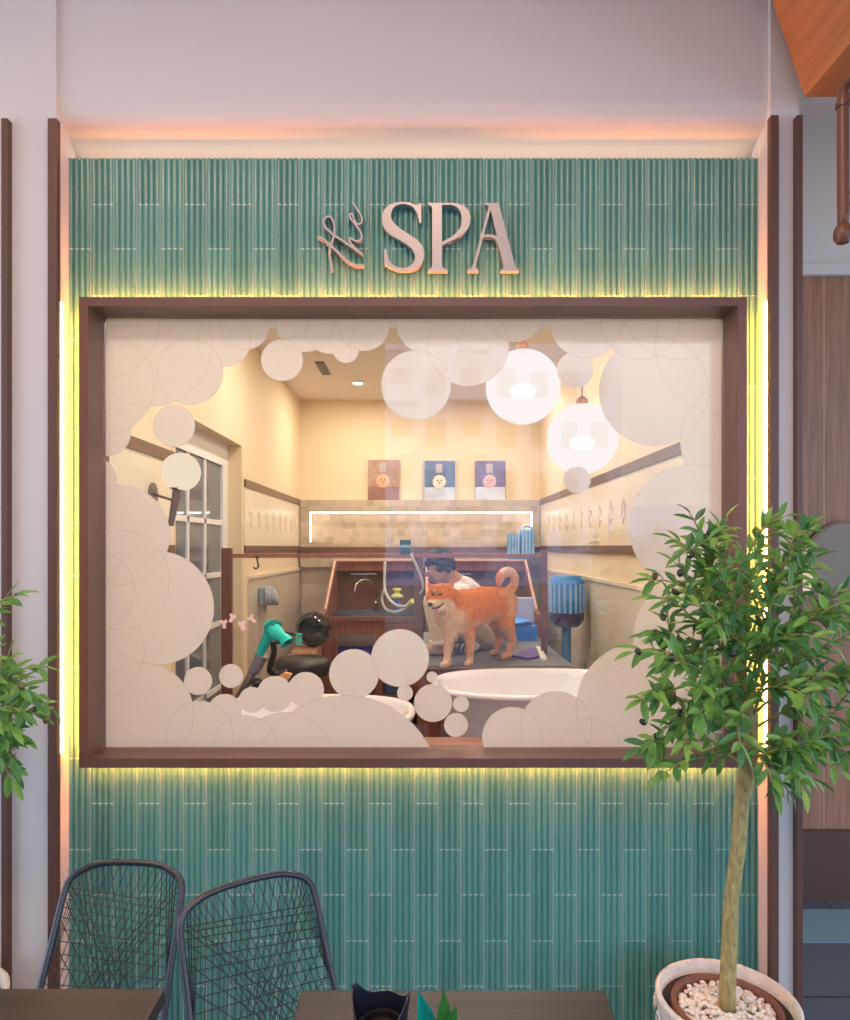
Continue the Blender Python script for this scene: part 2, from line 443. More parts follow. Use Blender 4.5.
for b in bub:
    if b[2] < 20: continue
    c = P(b[0], b[1], YFm); r = b[2]*YFm/F; n = 72; y = YFm-.0012; w = .0022
    vi = []; vo = []
    for k in range(n):
        a = 2*math.pi*k/n
        for L, rr in ((vi, r-w), (vo, r)):
            L.append((c.x+rr*math.cos(a), c.z+rr*math.sin(a)))
    ins = lambda q: ix0+.004 < q[0] < ix1-.004 and iz0+.004 < q[1] < iz1-.004
    for k in range(n):
        l = (k+1) % n; q4 = (vi[k], vi[l], vo[l], vo[k])
        if all(ins(q) for q in q4): mb.bm.faces.new([mb.bm.verts.new((q[0], y, q[1])) for q in q4])
mb.build('bubble_outlines', M_ring, win)

# ------------------------------------------------------------------ sign
M_letter = mat('sign_metal', (.42, .395, .39), .35, metal=.3, spec=.5)
YL = 2.325; YLB = 2.347
sign = empty('wall_sign', P(420, 270, YLB), 'grey raised wall sign reading the SPA on the teal tiles above the window', 'sign')
def Z(pts, ox, oy, k):   # zoom pixels -> world x,z at the letter plane
    return [((ox+p[0]/k-VX)*YL/F, H+(VY-(oy+p[1]/k))*YL/F) for p in pts]
K = 850/160.; OX, OY = 370, 190
S = [(272, 70, 1), (273, 174, 1), (262, 174, 1), (250, 125), (222, 86), (170, 74), (126, 92), (112, 134), (122, 168), (155, 200), (212, 238), (262, 275), (288, 326), (282, 376),
     (252, 412), (205, 428), (150, 427), (104, 408, ), (84, 398), (76, 408, 1), (75, 312, 1), (86, 312, 1), (98, 362), (125, 398), (168, 414), (214, 402), (238, 370), (236, 336), (212, 302), (162, 268),
     (103, 232), (70, 190), (63, 145), (76, 104), (110, 75), (155, 64), (205, 66), (238, 78), (256, 80), (262, 70, 1)]
s_ = cat(S, 5)
MB().union2d([Z(s_, OX, OY, K)], YL, YLB).build('letter_s', M_letter, sign)
p1 = [(308, 68), (382, 68), (382, 84), (382, 405), (392, 414), (412, 422), (412, 431), (308, 431), (308, 422), (322, 414), (330, 405), (330, 92), (324, 84), (308, 78)]
bo = cat([(378, 68, 1), (445, 69), (500, 84), (528, 120), (534, 150), (526, 192), (494, 234), (440, 266), (378, 294, 1), (378, 279, 1), (420, 256), (458, 228), (482, 190), (487, 150), (478, 108), (440, 81), (378, 80, 1)], 5)
MB().union2d([Z(p1, OX, OY, K), Z(bo, OX, OY, K)], YL, YLB).build('letter_p', M_letter, sign)
a1 = [(610, 68), (684, 68), (772, 405), (780, 416), (793, 422), (793, 431), (695, 431), (695, 422), (708, 416), (712, 405), (640, 100), (632, 84), (610, 78)]
a2 = [(632, 84), (642, 100), (560, 405), (564, 416), (577, 422), (577, 431), (518, 431), (518, 422), (534, 414), (546, 405)]
a3 = cat([(588, 238, 1), (640, 236), (672, 244), (690, 280), (700, 320, 1), (690, 320, 1), (678, 285), (662, 258), (640, 250), (584, 252, 1)], 5)
MB().union2d([Z(a1, OX, OY, K), Z(a2, OX, OY, K), Z(a3, OX, OY, K)], YL, YLB).build('letter_a', M_letter, sign)
K2 = 8.5
def stroke(pts, w0, w1, k=K2, ox=300, oy=190):
    c = cat(pts, 6, False); out = []
    n = len(c)
    for i in range(n-1):
        a, b = c[i], c[i+1]; d = (b-a); 
        if d.length < 1e-6: continue
        d.normalize(); nn = Vector((-d.y, d.x)); w = w0+(w1-w0)*i/n
        out.append(Z([a+nn*w/2, b+nn*w/2, b-nn*w/2, a-nn*w/2], ox, oy, k))
        out.append(Z([b+Vector((math.cos(t*math.pi/4), math.sin(t*math.pi/4)))*w/2 for t in range(8)], ox, oy, k))
    return out
st = stroke([(155, 392), (225, 440), (300, 508), (390, 592), (450, 628), (492, 640), (535, 637)], 22, 17)
st2 = stroke([(272, 682), (266, 620), (250, 560), (253, 500), (276, 430), (292, 370), (290, 290), (265, 235), (228, 226), (203, 258), (213, 308), (270, 368), (340, 415), (420, 470), (525, 542)], 18, 18)
st3 = stroke([(525, 542), (470, 495), (425, 440), (428, 408), (470, 432), (508, 428), (524, 398), (512, 350), (470, 290), (430, 240), (425, 208), (443, 206), (462, 255), (490, 290), (518, 280), (524, 235), (490, 170), (447, 105)], 18, 13)
MB().union2d(st+st2+st3, YL, YLB).build('script_word_the', M_letter, sign)
# stand-off pins
for q in ((386.5, 226), (420, 250), (437, 215), (437, 262), (500, 228), (510.5, 258), (336, 250.5), (353, 263.5), (340, 238.8)):
    c = P(q[0], q[1], YL); MB().tube([(c.x, YL+.01, c.z), (c.x, YT+.005, c.z)], .004, 6).build('standoff_pin', M_dark, sign)

# ------------------------------------------------------------------ right-hand neighbour bay
struct(MB().box(rp1-.02, 3.4, 3.2, 3.3, PZ(277, 3.2), 3.7).build('wall_right_bay', M_plaster), 'pale plaster wall above the walnut panelling at right')
struct(MB().box(rp1-.02, 3.4, 3.19, 3.2, PZ(828, 3.2), PZ(277, 3.2)).build('wall_panelling_right', M_woodpanel), 'walnut wood panelling beyond the right pier')
struct(MB().box(rp1-.02, 3.4, 3.17, 3.2, PZ(277, 3.2), PZ(266, 3.2), .003).build('trim_5', M_plaster), 'white ledge above the walnut panelling')
struct(MB().box(rp1-.02, 3.4, 3.16, 3.2, 0, PZ(828, 3.2)).build('baseboard_right', mat('dark_brown_base', (.10, .05, .038), .5, var=.08)), 'tall dark brown base below the walnut panelling')
struct(MB().box(rp1-.03, rp1-.001, 2.40, 3.19, 0, 3.7).build('wall_bay_side', M_plaster), 'side of the right pier running back to the panelling')
# mirror
mir = empty('round_mirror', P(846, 600, 3.17), 'round mirror with bronze rim hung on the walnut panelling at the right edge', 'mirror')
c = P(846, 566, 3.17)
MB().lathe([(.0, 0), (.195, 0), (.205, .012), (.205, .03), (.195, .03)], c+Vector((0, .018, 0)), 48, Vector((0, -1, 0))).build('rim', mat('bronze', (.16, .09, .06), .35, metal=.6), mir)
MB().lathe([(0, 0), (.193, 0), (.193, .002), (0, .002)], c+Vector((0, -.0125, 0)), 48, Vector((0, -1, 0))).build('mirror_glass', mat('mirror_face', (.24, .19, .15), .5, metal=.1), mir)
# small sconce by the mirror
sc0 = empty('wall_lamp', P(805, 585, 3.18), 'small oval wall lamp beside the round mirror on the walnut panelling', 'lamp')
MB().ball(P(806, 571, 3.12), .05, .55, .55, 2.3).build('lamp_shade', emis('lamp_oval', (1, .80, .62), .75), sc0, True)
MB().tube([P(806, 571, 3.19), P(806, 571, 3.12)], .012, 10).build('bracket', mat('brass', (.5, .22, .08), .3, metal=.8), sc0)

# orange wooden bulkhead
a = P(804.5, 97, 2.2)
prof = [(a.x, a.z), (PX(740, 2.2), PZ(-95, 2.2)), (a.x+1.6, PZ(-95, 2.2)), (a.x+1.6, a.z)]
mb = MB(); mb.prism([(x, 2.2, z) for x, z in prof], (0, -1.6, 0))
o = mb.build('wooden_bulkhead', M_canopy); tag(o, 'orange wooden bulkhead with slanted side at the top right corner', None, kind='structure')
# strips (plank seams) on slanted side as raised joint
# brown pipe
pipe = empty('downpipe', P(843, 240, 1.95), 'brown painted metal pipe bending down below the wooden bulkhead', 'pipe')
pts = [P(900, 40, 1.75), P(868, 68, 1.85), P(852, 78, 1.92), P(845, 90, 1.95), P(843, 104, 1.95), P(843.5, 230, 1.95)]
def smooth3(pts, sub=6):
    n = len(pts); out = []
    for i in range(n-1):
        p0, p1, p2, p3 = pts[max(i-1, 0)], pts[i], pts[i+1], pts[min(i+2, n-1)]
        for k in range(sub):
            t = k/sub; out.append(.5*((2*p1)+(p2-p0)*t+(2*p0-5*p1+4*p2-p3)*t*t+(3*p1-p0-3*p2+p3)*t**3))
    out.append(pts[-1]); return out
M_pipe = mat('pipe_brown', (.17, .065, .038), .35, var=.08)
MB().tube(smooth3([Vector(p) for p in pts]), .0155, 16).build('pipe_body', M_pipe, pipe, True)
b0 = P(843, 108, 1.95); MB().lathe([(.0165, 0), (.0195, .002), (.0195, .016), (.0165, .018)], b0, 24).build('collar', M_pipe, pipe)
b1 = P(843, 243, 1.95); o = MB().lathe([(0, 0), (.015, .0), (.024, .012), (.024, .035), (.017, .05)], b1, 24).build('end_cap', M_pipe, pipe); autosmooth(o)
MB().tube([P(843, 194, 1.95), P(870, 190, 1.95)], .006, 8).tube([P(843, 203, 1.95), P(870, 203, 1.95)], .006, 8).build('bracket_arm', M_pipe, pipe)

# ------------------------------------------------------------------ ground outside
M_pave = mat('outdoor_tile', (.10, .125, .15), .35, var=.12, vscale=4)
def floor_mat():
    m = mat('paving', (.10, .125, .15), .35, var=.12, vscale=4)
    nt = m.node_tree; b = nt.nodes['Principled BSDF']
    tc = nt.nodes.new('ShaderNodeTexCoord'); br = nt.nodes.new('ShaderNodeTexBrick'); br.offset = 0
    br.inputs['Scale'].default_value = 1; br.inputs['Brick Width'].default_value = .9; br.inputs['Row Height'].default_value = .45; br.inputs['Mortar Size'].default_value = .004
    br.inputs['Color1'].default_value = (.10, .125, .15, 1); br.inputs['Color2'].default_value = (.085, .11, .135, 1); br.inputs['Mortar'].default_value = (.02, .02, .02, 1)
    nt.links.new(tc.outputs['Object'], br.inputs['Vector']); nt.links.new(br.outputs['Color'], b.inputs['Base Color'])
    return m
struct(MB().box(-4, 6, -9, 3.2, -.1, 0).build('floor', floor_mat(), base=(0, 2.49-.45*6, 0)), 'dark blue grey paved floor outside the shop')
struct(MB().box(rp1, 3.4, 2.83, 3.085, 0, .004).build('trim_6', mat('pale_threshold', (.20, .32, .38), .3)), 'paler blue grey floor band in front of the brown base')
struct(MB().box(-60, 60, -60, -9, -.12, -.02).build('road', mat('asphalt', (.22, .23, .25), .8, var=.1)), 'pale street in front of the shop')
struct(MB().box(-4, 6, -2.4, 3.3, 3.7, 3.8).build('ceiling_canopy', mat('canopy_underside', (.62, .44, .34), .7)), 'warm coloured canopy over the shop front')
struct(MB().box(-4.2, -.41, -2.4, -2.1, 0, 3.7).build('wall_opposite', mat('dark_wall', (.10, .09, .085), .7)), 'dark wall across the walkway behind the viewer')

# building across the street, seen only mirrored in the glass
bld = empty('apartment_building', (4.0, -24, 0), 'pale blue apartment building across the street mirrored in the shop window', 'building')
M_bw = mat('building_wall', (.46, .58, .90), .8, var=.08, vscale=1)
MB().box(-1.9, 4.2, -30, -24, 0, 15).box(4.2, 8.5, -31, -25.5, 0, 11.5).box(8.5, 20, -31, -27, 0, 3.5).build('wall', M_bw, bld)
M_bd = mat('building_window', (.10, .14, .26), .2)
for fl in range(1, 7):
    for k in range(4):
        x = -1.4+k*1.45; z = fl*2.1-.6
        if z > 14: continue
        MB().box(x, x+.8, -24.04, -23.98, z, z+1.15).build('window_pane', M_bd, bld)
        if k % 2 == 0:
            MB().box(x-.15, x+1.1, -24, -23.3, z-.35, z-.2).box(x-.15, x+1.1, -23.35, -23.3, z-.2, z+.35).build('balcony', M_bw, bld)
    if fl < 5:
        for k in range(3):
            x = 4.6+k*1.3; z = fl*2.2-.7
            MB().box(x, x+.7, -25.54, -25.48, z, z+1.1).build('window_pane', M_bd, bld)
# ------------------------------------------------------------------ room behind the glass
LX, RX, BY, CZ = -1.25, 1.15, 7.0, 3.07
YD0, YD1, DZ = 3.5, 4.82, 2.29
mb = MB(); mb.box(LX-.14, LX, 2.5, YD0, 0, 3.3).box(LX-.14, LX, YD1, BY, 0, 3.3).box(LX-.14, LX, YD0, YD1, DZ, 3.3)
struct(mb.build('wall_left', M_cream), 'warm cream wall on the left of the room')
struct(MB().box(RX, RX+.1, 2.5, BY, 0, 3.3).build('wall_right', M_cream), 'warm cream wall on the right of the room')
struct(MB().box(LX-.14, RX+.1, BY, BY+.1, 0, 3.3).build('wall_back', M_cream), 'warm cream back wall of the room')
struct(MB().box(LX-.14, RX+.1, 2.5, BY, CZ, CZ+.1).build('ceiling', M_ceil), 'off white ceiling of the room')
struct(MB().box(LX-.14, RX+.1, 2.5, BY, -.06, 0).build('floor_room', mat('room_floor', (.34, .20, .14), .35, var=.1)), 'brown floor of the room')
# wainscot
mb = MB().box(LX, LX+.012, YD1, BY, 1.61, 2.013).box(LX, LX+.012, 2.51, YD0-.05, 1.61, 2.013)
struct(mb.build('trim_7', M_creamtile), 'cream tile field on the left wall between two brown bands')
struct(MB().box(RX-.012, RX, 2.51, BY, 1.61, 2.013).build('trim_8', M_creamtile), 'cream tile field on the right wall between two brown bands')
M_band = mat('brown_band', (.16, .085, .06), .3, var=.25, vscale=20)
n = 9
for zz, h in ((2.04, .055), (1.585, .05)):
    mb = MB().box(LX, LX+.02, YD1, BY, zz-h/2, zz+h/2, .002).box(LX, LX+.02, 2.51, YD0-.05, zz-h/2, zz+h/2, .002)
    struct(mb.build('trim_%d' % n, M_band), 'brown horizontal band on the left wall'); n += 1
    struct(MB().box(RX-.02, RX, 2.51, BY, zz-h/2, zz+h/2, .002).build('trim_%d' % n, M_band), 'brown horizontal band on the right wall'); n += 1
struct(MB().box(LX, LX+.02, YD1+.1, BY, 1.37, 1.395, .003).build('trim_13', M_creamtile), 'cream chair rail on the left wall')
struct(MB().box(RX-.02, RX, 2.51, BY, 1.37, 1.395, .003).build('trim_14', M_creamtile), 'cream chair rail on the right wall')
M_lowtile = mat('lower_wall_tile', (.62, .53, .43), .25, var=.03)
struct(MB().box(LX, LX+.01, YD1+.1, BY, 0, 1.37).build('wall_lower_left', M_lowtile), 'greige lower wall on the left')
struct(MB().box(RX-.01, RX, 2.51, BY, 0, 1.37).build('wall_lower_right', mat('lower_right', (.70, .64, .52), .3)), 'pale lower wall on the right')
# embossed ornaments in the cream tiles
mb = MB()
for k in range(9):
    y = 4.98+k*.25
    if y > 6.9: break
    for dz, s in ((0, 1), ):
        pts = [(LX+.014, y+.045*math.cos(t)*(1 if i % 2 else .55), 1.81+.075*math.sin(t)*(1 if i % 2 else .55)) for i, t in enumerate([j*math.pi/6 for j in range(12)])]
        mb.tube(pts, .004, 5, closed=True)
        mb.tube([(LX+.014, y, 1.75), (LX+.014, y, 1.87)], .004, 5)
mb.build('trim_15', M_creamtile)['kind'] = 'structure'
mb = MB()
for k in range(14):
    y = 3.2+k*.27
    pts = [(RX-.014, y+.045*math.cos(t)*(1 if i % 2 else .55), 1.81+.075*math.sin(t)*(1 if i % 2 else .55)) for i, t in enumerate([j*math.pi/6 for j in range(12)])]
    mb.tube(pts, .004, 5, closed=True)
mb.build('trim_16', M_creamtile)['kind'] = 'structure'

# glazed door recessed in the left wall
door = empty('door_1', (LX-.1, (YD0+YD1)/2, 0), 'white glazed door with small panes in the left wall', None, kind='structure')
xd0, xd1 = LX-.13, LX-.09
ys = [YD0, 3.62, 3.98, 4.24, 4.60, YD1-.12]
mb = MB(); mb.box(xd0, xd1, YD0+.001, 3.62, .25, 2.14).box(xd0, xd1, 4.64, 4.759, .25, 2.14).box(xd0, xd1, YD0+.001, 4.759, 2.14, DZ-.001).box(xd0, xd1, YD0+.001, 4.759, 0, .25)
for y in (3.98, 4.29): mb.box(xd0+.005, xd1-.005, y-.015, y+.015, .25, 2.14)
for z in (.68, 1.10, 1.42, 1.76): mb.box(xd0+.005, xd1-.005, 3.62, 4.64, z-.016, z+.016)
mb.build('door_leaf', M_whitep, door)
MB().box(xd0+.018, xd0+.024, 3.62, 4.64, .25, 2.14).build('door_glass', mat('door_glass', (.20, .23, .27), .05, spec=1, metal=.3), door)
struct(MB().box(xd0, LX+.003, 4.76, YD1, 0, DZ).box(xd0, LX+.003, YD0-.05, YD0-.001, 0, DZ).build('trim_17', mat('door_casing', (.74, .60, .38), .5)), 'yellow cream door casing')

# back wall mosaic band with a lit niche
def mosaic_mat():
    m = bpy.data.materials.new('beige_mosaic'); m.use_nodes = True; nt = m.node_tree; b = nt.nodes['Principled BSDF']
    tc = nt.nodes.new('ShaderNodeTexCoord'); mp = nt.nodes.new('ShaderNodeMapping'); mp.inputs['Rotation'].default_value = (math.pi/2, 0, 0)
    br = nt.nodes.new('ShaderNodeTexBrick'); br.inputs['Scale'].default_value = 1; br.inputs['Brick Width'].default_value = .075; br.inputs['Row Height'].default_value = .075
    br.offset = .5; br.inputs['Mortar Size'].default_value = .0025
    br.inputs['Color1'].default_value = (.60, .49, .36, 1); br.inputs['Color2'].default_value = (.44, .36, .26, 1); br.inputs['Mortar'].default_value = (.55, .47, .36, 1)
    nt.links.new(tc.outputs['Object'], mp.inputs[0]); nt.links.new(mp.outputs[0], br.inputs['Vector'])
    nt.links.new(br.outputs['Color'], b.inputs['Base Color']); b.inputs['Roughness'].default_value = .35
    return m
M_mos = mosaic_mat()
nx0, nx1, nz0, nz1 = PX(310, 6.9), PX(532, 6.9), PZ(542, 6.9), PZ(512, 6.9)
mb = MB(); z0m, z1m = PZ(567, 6.9), PZ(500, 6.9)
mb.box(LX+.02, nx0, 6.9, 7, z0m, z1m).box(nx1, RX-.02, 6.9, 7, z0m, z1m).box(nx0, nx1, 6.9, 7, z0m, nz0).box(nx0, nx1, 6.9, 7, nz1, z1m).box(nx0, nx1, 6.985, 7, nz0, nz1)
o = mb.build('wall_mosaic_back', M_mos); struct(o, 'beige mosaic tile band across the back wall')
mb = MB().box(nx0, nx1, 6.903, 6.925, nz1-.012, nz1-.001).box(nx0, nx0+.007, 6.903, 6.925, nz0, nz1).box(nx1-.007, nx1, 6.903, 6.925, nz0, nz1)
tag(mb.build('led_strip', M_ledroom), 'bright light strip edging the long niche in the mosaic back wall', 'light strip')
struct(MB().box(LX+.02, RX-.02, 6.97, 7, 0, z0m).build('wall_lower_back', mat('lower_back', (.60, .50, .38), .4)), 'beige lower back wall')
struct(MB().box(LX+.02, RX-.02, 6.88, 6.9, 1.545, 1.6).build('trim_18', M_band), 'brown band under the mosaic on the back wall')

# dog photographs on the back wall
def print_(px0, px1, py0, py1, bgc, dogc, lowc, label, tub):
    Y = 6.98
    x0, x1, z1, z0 = PX(px0, Y), PX(px1, Y), PZ(py0, Y), PZ(py1, Y)
    t = empty('photo_print', ((x0+x1)/2, Y, z0), label, 'picture', 'dog photographs on the back wall')
    t = MB().box(x0, x1, Y-.02, 7.0, z0, z1, .001).build('panel', mat('print_'+label[:12], bgc, .35, var=.45, vscale=14), t)
    MB().box(x0+.001, x1-.001, Y-.022, Y-.02, z0+.001, z0+(z1-z0)*.33).build('printed_bath', mat('prlow_'+label[:12], lowc, .35, var=.3, vscale=10), t)
    cx, cz = (x0+x1)/2+(-.005), z0+(z1-z0)*.47
    mb = MB()
    for k in range(11):
        a = k/11*2*math.pi; mb.ball((cx+.045*math.cos(a), Y-.024, cz+.045*math.sin(a)), .026, 1, .1, 1, 1)
    mb.ball((cx, Y-.024, cz), .055, 1, .08, 1, 2)
    mb.build('printed_dog', mat('dogc_'+label[:12], dogc, .6), t)
    mb = MB()
    for q in ((-.018, .012), (.018, .012), (0, -.01)): mb.ball((cx+q[0], Y-.031, cz+q[1]), .008, 1, .2, 1, 1)
    mb.build('printed_face', mat('facec', (.03, .02, .02), .5), t)
    MB().box(cx-.035, cx+.03, Y-.0225, Y-.020, z1-.12, z1-.03).box(cx-.025, cx+.02, Y-.024, Y-.022, z1-.11, z1-.04).build('printed_frame', mat('framec', (.45, .42, .42), .5), t)
print_(368, 399, 460, 500, (.42, .27, .20), (.75, .42, .26), (.30, .16, .12), 'left picture with an orange brown curly dog on the back wall', 0)
print_(424.5, 455, 461, 500.5, (.12, .18, .30), (.78, .72, .62), (.55, .62, .75), 'middle picture with a pale curly dog in a tub', 1)
print_(475, 505, 461, 500, (.20, .19, .36), (.66, .45, .45), (.62, .68, .80), 'right picture with a pinkish curly dog on white towels', 1)

# lamps -------------------------------------------------------------
def shell_mat(name, col, s, op):
    m = bpy.data.materials.new(name); m.use_nodes = True; nt = m.node_tree; nt.nodes.clear()
    o = nt.nodes.new('ShaderNodeOutputMaterial'); t = nt.nodes.new('ShaderNodeBsdfTransparent'); e_ = nt.nodes.new('ShaderNodeEmission')
    e_.inputs[0].default_value = (*col, 1); e_.inputs[1].default_value = s
    mx = nt.nodes.new('ShaderNodeMixShader'); mx.inputs[0].default_value = op
    nt.links.new(t.outputs[0], mx.inputs[1]); nt.links.new(e_.outputs[0], mx.inputs[2]); nt.links.new(mx.outputs[0], o.inputs[0]); return m
M_shell = shell_mat('opal_glass', (1, .90, .80), 1.0, .88)
M_bulb = emis('bulb', (1, .92, .8), 3.5)
def pendant(px, py, Y, d, label):
    c = P(px, py, Y); t = empty('pendant_lamp', (c.x, c.y, CZ), label, 'lamp', 'globe pendant lamps')
    MB().ball(c, d/2, sub=5).build('globe_shade', M_shell, t, True)
    MB().ball((c.x, c.y, c.z-.02), .05, 1.3, 1, .75, 4).build('bulb', M_bulb, t, True)
    MB().tube([(c.x, c.y, c.z+d/2-.002), (c.x, c.y, CZ-.02)], .004, 8).build('cord', mat('cord_brown', (.25, .13, .06), .5), t)
    MB().lathe([(0, 0), (.05, 0), (.05, .02), (0, .02)], (c.x, c.y, CZ-.021), 24).build('ceiling_rose', M_whitep, t)
    MB().lathe([(.03, 0), (.03, .03), (.012, .045)], (c.x, c.y, c.z+d/2-.008), 20).build('cap', mat('brass', (.5, .22, .08), .3, metal=.8), t)
pendant(523, 387, 3.4, .36, 'white glass globe pendant lamp, upper left of the two')
pendant(582, 439, 3.6, .362, 'white glass globe pendant lamp, lower right of the two')
# sconce
Ys = 3.15; c = P(181, 472, Ys)
s0 = empty('wall_sconce', (LX, 3.18, 1.8), 'globe wall sconce with dark arm on the left wall', 'lamp')
MB().ball(c, .086, sub=4).build('globe_shade', emis('sconce_globe', (1, .82, .62), .95), s0, True)
M_lav = mat('sconce_metal', (.20, .15, .15), .4, metal=.2)
m0 = P(150, 494, 3.18)
MB().lathe([(0, 0), (.052, 0), (.052, .018), (.0, .02)], (LX, 3.18, m0.z), 28, Vector((1, 0, 0))).build('wall_plate', M_lav, s0)
MB().tube([(LX+.015, 3.18, m0.z), (P(172, 500, Ys).x, Ys, P(172, 500, Ys).z)], .006, 8).build('arm', M_lav, s0)
MB().tube([P(177, 487, Ys), P(176, 497, Ys), P(170.5, 526, Ys)], [.018, .018, .013], 14).build('stem', M_lav, s0)
MB().lathe([(.02, 0), (.045, .012), (.04, .02)], P(180, 491, Ys), 24).build('cup', M_lav, s0)
# ceiling fittings
c = Vector((PX(323, 5.75), 5.75, CZ))
v = empty('ceiling_vent', c, 'small black slot vent in the ceiling', 'vent')
MB().box(c.x-.035, c.x+.035, c.y-.2, c.y+.2, CZ-.008, CZ-.0005).build('frame', M_black, v)
MB().box(c.x-.004, c.x+.004, c.y-.19, c.y+.19, CZ-.012, CZ-.007).build('slat', M_dark, v)
def downlight(x, y, lab, pw):
    t = empty('downlight', (x, y, CZ), lab, 'ceiling light', 'recessed round ceiling lights')
    MB().lathe([(.045, 0), (.06, 0), (.06, .012), (.045, .012), (.045, 0)], (x, y, CZ-.0125), 28).build('ring', M_whitep, t)
    MB().lathe([(0, 0), (.044, 0), (.044, .004), (0, .004)], (x, y, CZ-.0145), 24).build('lens', emis('downlight_lens', (1, .95, .88), 6), t)
    L = bpy.data.lights.new('room_light', 'AREA'); L.shape = 'DISK'; L.size = .09; L.energy = pw; L.color = (1, .88, .74)
    lo = bpy.data.objects.new('room_light', L); COL.objects.link(lo); lo.location = (x, y, CZ-.02)
downlight(PX(358, 6.24), 6.24, 'recessed round ceiling light near the back wall, in clear glass', 15)
downlight(.55, 6.1, 'added round ceiling light behind the frosted discs at right rear', 15)  # this and the following ceiling lights are added to light the room
downlight(-.6, 4.4, 'added round ceiling light hidden by the frosted band at left centre', 13)
downlight(.4, 4.6, 'added round ceiling light hidden by the frosted band at right centre', 14)
downlight(-.6, 3.0, 'added round ceiling light nearest the window at left', 11)
downlight(.5, 3.0, 'added round ceiling light nearest the window at right', 11)

# ------------------------------------------------------------------ partition with glass
YPt = 4.3
pt = empty('glass_partition', (PX(385, YPt), YPt, 0), 'low clear glass partition with thin reddish brown posts and top rail', 'partition')
M_post = mat('post_red_brown', (.20, .075, .048), .35, var=.08)
MB().box(PX(222, YPt), PX(232, YPt), YPt-.02, YPt+.02, 0, PZ(548, YPt), .003).build('post', M_post, pt)
MB().box(PX(541, YPt), PX(547, YPt), YPt-.02, YPt+.02, .95, PZ(550, YPt), .003).build('post', M_post, pt)
MB().box(PX(414, YPt), PX(423.5, YPt), YPt-.015, YPt+.02, .95, PZ(549, YPt), .003).build('post', mat('post_grey_brown', (.17, .10, .075), .4), pt)
MB().box(PX(232, YPt), PX(541, YPt), YPt-.016, YPt+.016, PZ(557.8, YPt), PZ(553.8, YPt), .004).build('top_rail', mat('rail_red_brown', (.34, .14, .09), .3), pt)
MB().box(PX(232, YPt)+.01, PX(414, YPt), YPt-.003, YPt+.003, .3, PZ(559, YPt)).build('glass_panel', glass_mat('partition_glass', .02), pt)
# hook
hk = empty('hook', P(256, 560, YPt), 'small dark hook hanging from the partition rail', 'hook')
MB().tube(smooth3([P(257, 558, YPt-.02), P(257.5, 562, YPt-.02), P(258.5, 566, YPt-.02), P(256, 569, YPt-.02), P(253.5, 567, YPt-.02)]), .005, 6).build('hook_body', M_black, hk)
MB().box(*(lambda q: (q.x-.01, q.x+.01, q.y-.004, q.y+.004, q.z-.002, q.z+.012))(P(257, 558, YPt-.018))).build('clip', M_black, hk)

